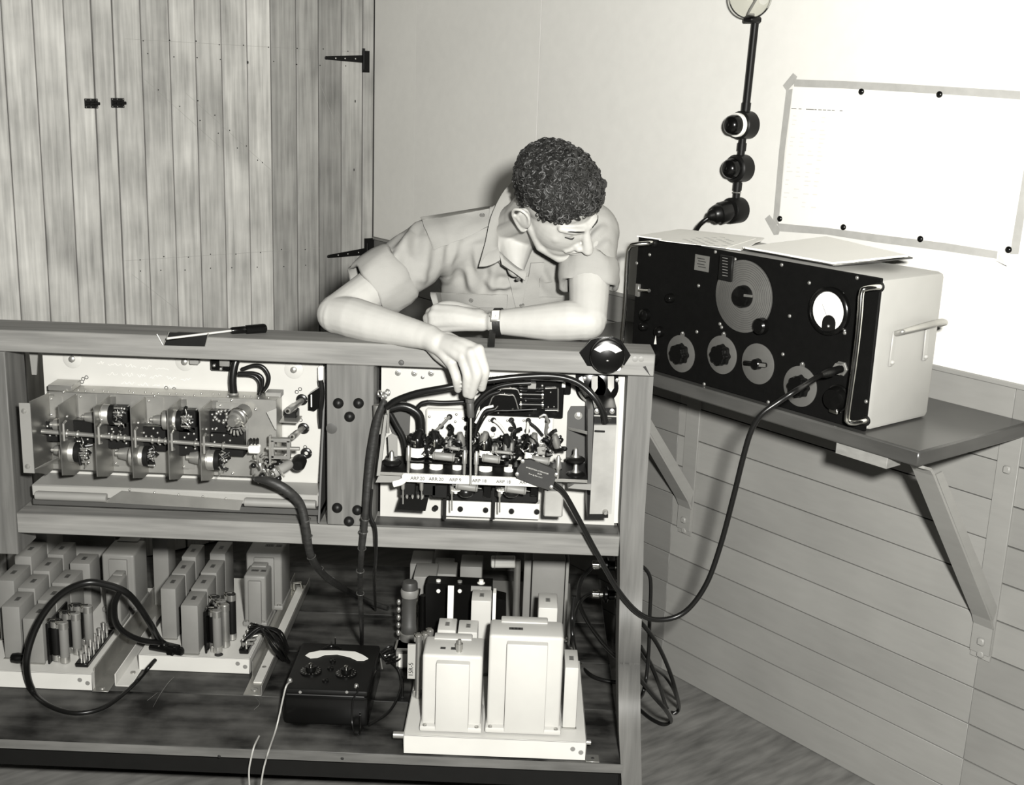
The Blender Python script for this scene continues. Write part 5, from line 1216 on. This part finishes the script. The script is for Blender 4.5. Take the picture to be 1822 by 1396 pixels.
# chest folds
random.seed(12)
def fold(l,r=.006,Y=None): S_.caps([onY(*p) for p in l],[r*.5]+[r]*(len(l)-2)+[r*.5],10,4)
shirt=remesh(S_,'shirt',cloth,man,.0055,5,.5)
bv=bvh_of(shirt)
# wrinkles pressed into the cloth along drag lines
lines=[((735,415),(700,470),.006,14),((760,420),(748,500),.006,12),((800,470),(790,540),.007,13),((835,480),(842,520),.006,12),((770,505),(835,480),.006,12),((860,500),(905,512),.004,9),((790,430),(860,405),.004,9),((700,450),(728,520),.005,10),((745,395),(715,440),.005,9),((1010,440),(1062,380),.005,10),((1030,450),(1075,400),.005,9),((815,500),(800,545),.006,11),((880,470),(872,530),.004,9),((955,470),(985,520),.005,10),((1000,400),(1050,440),.005,10),((720,400),(690,450),.004,8),((775,460),(770,530),.005,9),((815,420),(800,470),.004,9),((845,440),(855,500),.004,8),((870,515),(930,500),.004,8),((690,440),(675,475),.004,8),((740,470),(735,540),.005,9),((1040,390),(1080,340),.004,8),((1020,460),(1085,430),.004,9),((790,350),(850,345),.004,10),((700,470),(760,500),.004,9)]
me=shirt.data; org=ORG[man.name]
segs=[]
for a,b,dep,wd in lines:
    ha=bv.ray_cast(CP,ray(*a).normalized()); hb=bv.ray_cast(CP,ray(*b).normalized())
    if ha[0] and hb[0]: segs.append((ha[0],hb[0],dep,wd*.0012))
CO=[v.co.copy() for v in me.vertices]; NO=[v.normal.copy() for v in me.vertices]
for vi,vc in enumerate(CO):
    p=vc+org; off=0.
    for a,b,dep,wd in segs:
        ab=b-a; t=(p-a).dot(ab)/ab.length_squared
        if -.2<t<1.2:
            d=(p-(a+ab*t)).length
            if d<wd*3: off+=1.7*dep*(math.exp(-(d/wd)**2)-.6*math.exp(-((d-1.6*wd)/wd)**2))*max(0,1-abs(2*t-1)**2*.8)
    q=p*9; off+=.0016*(math.sin(q.x*5+2*math.sin(q.z*3))*math.sin(q.z*4+q.y*3))
    if off: CO[vi]=vc+NO[vi]*off
me.vertices.foreach_set('co',[c for v in CO for c in v]); me.update()
bv=bvh_of(shirt); bvb=bvh_of(body)
def hit(x,y,tree=None,both=False):
    d=ray(x,y).normalized(); r=(tree or bv).ray_cast(CP,d); 
    if both:
        r2=bvb.ray_cast(CP,d)
        if r2[0] and (not r[0] or r2[3]<r[3]): return r2
    return r
def drape(cor,nu,nv,off,th,name,mat,parent,both=False):
    """cloth patch laid on the surface: cor = four photo corners, th = thickness"""
    g=[];last=None
    for j in range(nv+1):
        for i in range(nu+1):
            s,t=i/nu,j/nv
            x=(cor[0][0]*(1-s)+cor[1][0]*s)*(1-t)+(cor[3][0]*(1-s)+cor[2][0]*s)*t
            y=(cor[0][1]*(1-s)+cor[1][1]*s)*(1-t)+(cor[3][1]*(1-s)+cor[2][1]*s)*t
            r=hit(x,y,None,both)
            if r[0]: last=(r[0],r[1])
            if last is None: last=(onY(x,y,2.8),V((0,-1,0)))
            g.append(last if r[0] else (onY(x,y,last[0].y),last[1]))
    m=MB(); n=nu+1
    P=[p+nn*off for p,nn in g]; Q=[p+nn*(off+th) for p,nn in g]; K=len(P)
    fs=[]
    for j in range(nv):
        for i in range(nu):
            a=j*n+i; fs.append((K+a,K+a+1,K+a+1+n,K+a+n)); fs.append((a,a+n,a+n+1,a+1))
    per=[i for i in range(n)]+[j*n+nu for j in range(1,nv+1)]+[nv*n+i for i in range(nu-1,-1,-1)]+[j*n for j in range(nv-1,0,-1)]
    for i,a in enumerate(per):
        b=per[(i+1)%len(per)]; fs.append((a,b,K+b,K+a))
    m.add(P+Q,fs); return m.build(name,mat,parent,60)
def band(out,inn,off,th,name,mat,parent):
    """ribbon of cloth between two edges given as photo points with depth"""
    A=cr([onY(*p) for p in out],4); Bp=cr([onY(*p) for p in inn],4); n=min(len(A),len(Bp)); m=MB()
    m2=[]
    for k in range(n):
        a,b=A[k],Bp[k]; m2+=[a,a.lerp(b,.5)+V((0,-.004,.003)),b]
    K=len(m2); vs=m2+[p+V((0,th,-th*.5)) for p in m2]; fs=[]
    for k in range(n-1):
        for j in range(2):
            a=k*3+j; fs.append((a,a+1,a+4,a+3)); fs.append((K+a,K+a+3,K+a+4,K+a+1))
        fs.append((k*3,k*3+3,K+k*3+3,K+k*3)); fs.append((k*3+2,K+k*3+2,K+k*3+5,k*3+5))
    fs.append((0,1,K+1,K)); fs.append((1,2,K+2,K+1)); e=(n-1)*3; fs.append((e,K+e,K+e+1,e+1)); fs.append((e+1,K+e+1,K+e+2,e+2))
    m.add(vs,fs); return m.build(name,mat,parent,60)
# epaulette, yoke, pockets, placket
drape(((748,386),(872,366),(868,404),(770,445)),12,6,.002,.004,'shoulder_strap',cloth,shirt)
drape(((766,519),(904,524),(902,546),(772,542)),14,4,.002,.004,'pocket_flap',cloth,shirt)
drape(((946,500),(1000,502),(1000,526),(950,526)),8,4,.002,.004,'pocket_flap',cloth,shirt)
drape(((905,490),(940,490),(950,556),(920,556)),5,10,.002,.004,'placket',cloth,shirt)
def button(x,y,r=.0062,both=True):
    q=hit(x,y,None,both)
    if q[0]: MB().lathe([(.005,r*.7),(.006,r),(.0085,r),(.009,r*.7),(.0082,r*.6),(.0082,0)],q[0],q[1],16).build('button',btn,shirt)
button(858,387); button(921,491); button(930,548,.0055); button(840,531,.005)
# collar: two leaves folded over
band([(912,322,2.885),(893,345,2.84),(874,385,2.785),(864,430,2.745),(852,474,2.715)],[(935,345,2.86),(915,365,2.83),(893,395,2.79),(886,430,2.755),(890,463,2.720)],0,.004,'collar_leaf',cloth,shirt)
band([(852,474,2.714),(866,473,2.713),(880,468,2.712),(890,462,2.712)],[(870,448,2.725),(876,446,2.725),(882,444,2.725),(887,440,2.728)],0,.004,'collar_tip',cloth,shirt)
band([(893,470,2.712),(905,478,2.708),(918,487,2.705),(934,499,2.702)],[(886,444,2.722),(903,460,2.718),(920,474,2.713),(938,484,2.708)],0,.004,'neck_facing',cloth,shirt)
drape(((944,466),(966,466),(952,554),(926,554)),4,10,.003,.004,'button_placket',cloth,shirt)
# rolled cuffs around the upper arms
def cuff(S,u,t0,t1,r0,r1,th=.007,tilt=1.):
    a=S+u*t0; d=V((u.x,u.y*tilt,u.z)).normalized(); L=u.length*(t1-t0)
    m=MB(); n=36; x_,y_=perp(d); vs=[];fs=[]
    prof=[(0,r0-.010),(-.004,r0-.003),(.004,r0+.002),(L*.3,r0+.004),(L*.7,(r0+r1)/2+.005),(L*.95,r1+.003),(L,r1-.001),(L*.97,r1-th),(L*.6,r1-th-.001),(L*.2,r0-th-.004)]
    for i,(t,r) in enumerate(prof):
        for k in range(n):
            g=2*PI*k/n; w_=1+.035*math.sin(3*g+i*.5)+.028*math.sin(7*g+1+i*.9)+.012*math.sin(13*g+i); tt=t+.006*math.sin(2*g+.6)+.0035*math.sin(5*g)
            vs.append(a+d*tt+(x_*math.cos(g)+y_*math.sin(g))*r*w_)
    P=len(prof)
    fs=[(i*n+k,i*n+(k+1)%n,((i+1)%P)*n+(k+1)%n,((i+1)%P)*n+k) for i in range(P) for k in range(n)]
    m.add(vs,fs); return m.build('rolled_cuff',cloth,shirt,70)
cuff(SR,uR,.40,.66,.0715,.068,.007,.6); cuff(SL,uL,.33,.58,.0635,.0625,.007,.5)
# --- wrist watch
wt=MB(); d=(EL-WL).normalized(); wc=WL+d*.004
x_=(TW-d*TW.dot(d)).normalized(); y_=d.cross(x_)
strap=MB(); n=30
rr0=.0295
vs=[];fs=[]
for t,r in ((-.0085,rr0),(-.0085,rr0+.0022),(.0085,rr0+.0022),(.0085,rr0)):
    for k in range(n):
        g=2*PI*k/n; vs.append(wc+d*t+(x_*math.cos(g)*1.0+y_*math.sin(g))*r)
fs=[(i*n+k,i*n+(k+1)%n,((i+1)%4)*n+(k+1)%n,((i+1)%4)*n+k) for i in range(4) for k in range(n)]
strap.add(vs,fs); st=strap.build('watch_strap',leather,man)
e=(x_*.93+UPc*.36).normalized(); yy=d.cross(e)
c=wc+e*(rr0+.004)
ws_=MB().obox(c,(d*.0105,yy*.0135,e*.0032),.002,2).build('watch_case',amber,st)
MB().obox(c+e*.0034,(d*.0078,yy*.0102,e*.0004)).build('watch_dial',ceram,ws_)
MB().tube([c+e*.004,c+e*.004+yy*.006],.0006,5).build('watch_hand',ink,ws_)
MB().cyl(c-d*.0105,c-d*.0135,.002,n=10).build('crown',amber,ws_)
tl=MB().prism([onY(871,588,2.596),onY(882,588,2.596),onY(880,617,2.492),onY(868,617,2.492)],V((0,.002,.002))).build('strap_tail',leather,st)
# --- hair: cropped cap and curls
H=MB()
def inhair(p): # local head coordinates
    x,y,z=p; lim=-.010+.62*y+.10*max(0,y)*0
    if y>.045: lim=.037+.40*(y-.045)-.026*(abs(x)/.07)**2
    return z>lim and not (abs(x)>.058 and -.03<y<.012 and z<.018)
vs=[];idx={};n,m_=64,40
for i in range(m_+1):
    ph=PI*i/m_
    for k in range(n):
        g=2*PI*k/n; q=V((math.sin(ph)*math.cos(g),math.sin(ph)*math.sin(g),math.cos(ph)))
        vs.append(q)
rad_=lambda q,e: V((q.x*(.074+e),q.y*(.0965+e)-.010,q.z*(.082+e)+.022))
def thick(q):
    s=max(0,min(1,(q.z+.15)/.75)); return .004+.012*s
keep=[inhair(rad_(q,.004)) for q in vs]
fc=[]
for i in range(m_):
    for k in range(n):
        f=(i*n+k,(i+1)*n+k,(i+1)*n+(k+1)%n,i*n+(k+1)%n)
        if all(keep[j] for j in f): fc.append(f)
random.seed(5)
out=[h(*rad_(q,thick(q)+(random.uniform(-.001,.0015) if abs(q.z)<.985 else 0))) for q in vs]; inn=[h(*rad_(q,-.004)) for q in vs]
H.add(out,fc); H.add(inn,[f[::-1] for f in fc])
cnt={}
for f in fc:
    for a,b in zip(f,f[1:]+f[:1]): cnt[(a,b)]=1
K=len(vs); rim=[(a,b) for (a,b) in cnt if (b,a) not in cnt]
H.add(out+inn,[(b,a,K+a,K+b) for a,b in rim])
hair=H.build('hair',hairb,man,80)
Cm=MB(); random.seed(2); made=0
for t in range(5200):
    zz=1-2*(t+.5)/5200*.72; g=t*2.39996; s=math.sqrt(max(0,1-zz*zz)); q=V((s*math.cos(g),s*math.sin(g),zz))
    p=rad_(q,.004)
    if not inhair(p): continue
    side=max(0,min(1,(q.z+.05)/.55)); 
    if random.random()>.16+.26*side: continue
    e=thick(q)+random.uniform(-.002,.0035)
    R=random.uniform(.0055,.0115)*(.45+.6*side); r=random.uniform(.0011,.0019)*(.7+.5*side)
    c=h(*rad_(q,e)); nn=(h(*rad_(q,e+.01))-c).normalized(); x_,y_=perp(nn)
    tilt=nn+x_*random.uniform(-.9,.9)+y_*random.uniform(-.9,.9); tilt.normalize(); x_,y_=perp(tilt)
    turns=random.uniform(.7,1.6); st_=random.uniform(0,6); K_=int(8*turns)+3; l=[]
    for k in range(K_):
        a=st_+2*PI*turns*k/(K_-1); rr_=R*(1-.45*k/(K_-1)); l.append(c+(x_*math.cos(a)+y_*math.sin(a))*rr_+tilt*(.003*k/(K_-1)))
    Cm.tube(l,[r*.5]+[r]*(len(l)-2)+[r*.4],5,0,flat=.45); made+=1
cu=Cm.build('curls',hairm,hair,80); cu['kind']='stuff'; print('curls',made,len(cu.data.polygons))
# brows, lashes, mouth line
for s in (-1,1):
    MB().tube([h(s*.012,.0995,.008),h(s*.028,.0955,.0125),h(s*.041,.0855,.0118),h(s*.046,.081,.0095)],[.0012,.0022,.0018,.0008],8,4).build('eyebrow',hairm,man)
    MB().tube([h(s*.017,.0845,-.0125),h(s*.031,.0905,-.0135),h(s*.045,.080,-.0105)],[.0010,.0018,.0010],6,4).build('eyelash',hairm,man)
MB().tube([h(-.020,.0905,-.0695),h(-.008,.1025,-.0690),h(.008,.1025,-.0690),h(.020,.0905,-.0695)],[.0005,.0009,.0009,.0005],6,4).build('lip_line',trous,man)
# --- trousers, belt and boots (mostly hidden by the bench)
T=MB()
T.ball(PV+V((0,.01,-.01)),(.175,.125,.13),None,24,16)
for s in (-1,1):
    T.caps([PV+V((s*.085,0,-.03)),V((PV.x-.05+s*.10,3.53,.50)),V((PV.x-.12+s*.10,3.80,.09))],[.098,.075,.062],20,4)
remesh(T,'trousers',trous,man,.009,4)
ringloft(T2:=MB(),[(PV+V((0,.0,.09)),(.168,0,0),(0,.12,0)),(PV+V((0,.0,.125)),(.166,0,0),(0,.118,0))]); T2.build('belt',leather,man)
for s in (-1,1):
    b=MB(); c=V((PV.x-.12+s*.105,3.80,0)); b.caps([c+V((0,.03,.05)),c+V((0,-.06,.045)),c+V((s*.01,-.15,.036))],[.048,.045,.034],16,4); b.caps([c+V((0,.02,.05)),c+V((0,.02,.13))],[.05,.05],16)
    b.v=[V((p.x,p.y,max(p.z,.002))) for p in b.v]; b.build('boot',leather,man)
# --- the screwdriver in his hand
a=onY(834,676,2.436); b=onY(838,742,2.440)
screwdriver('screwdriver','dark-handled screwdriver held down in the man\'s right hand inside the receiver',a,b,onY(837,862,2.4275),.0098,woodh,steel)
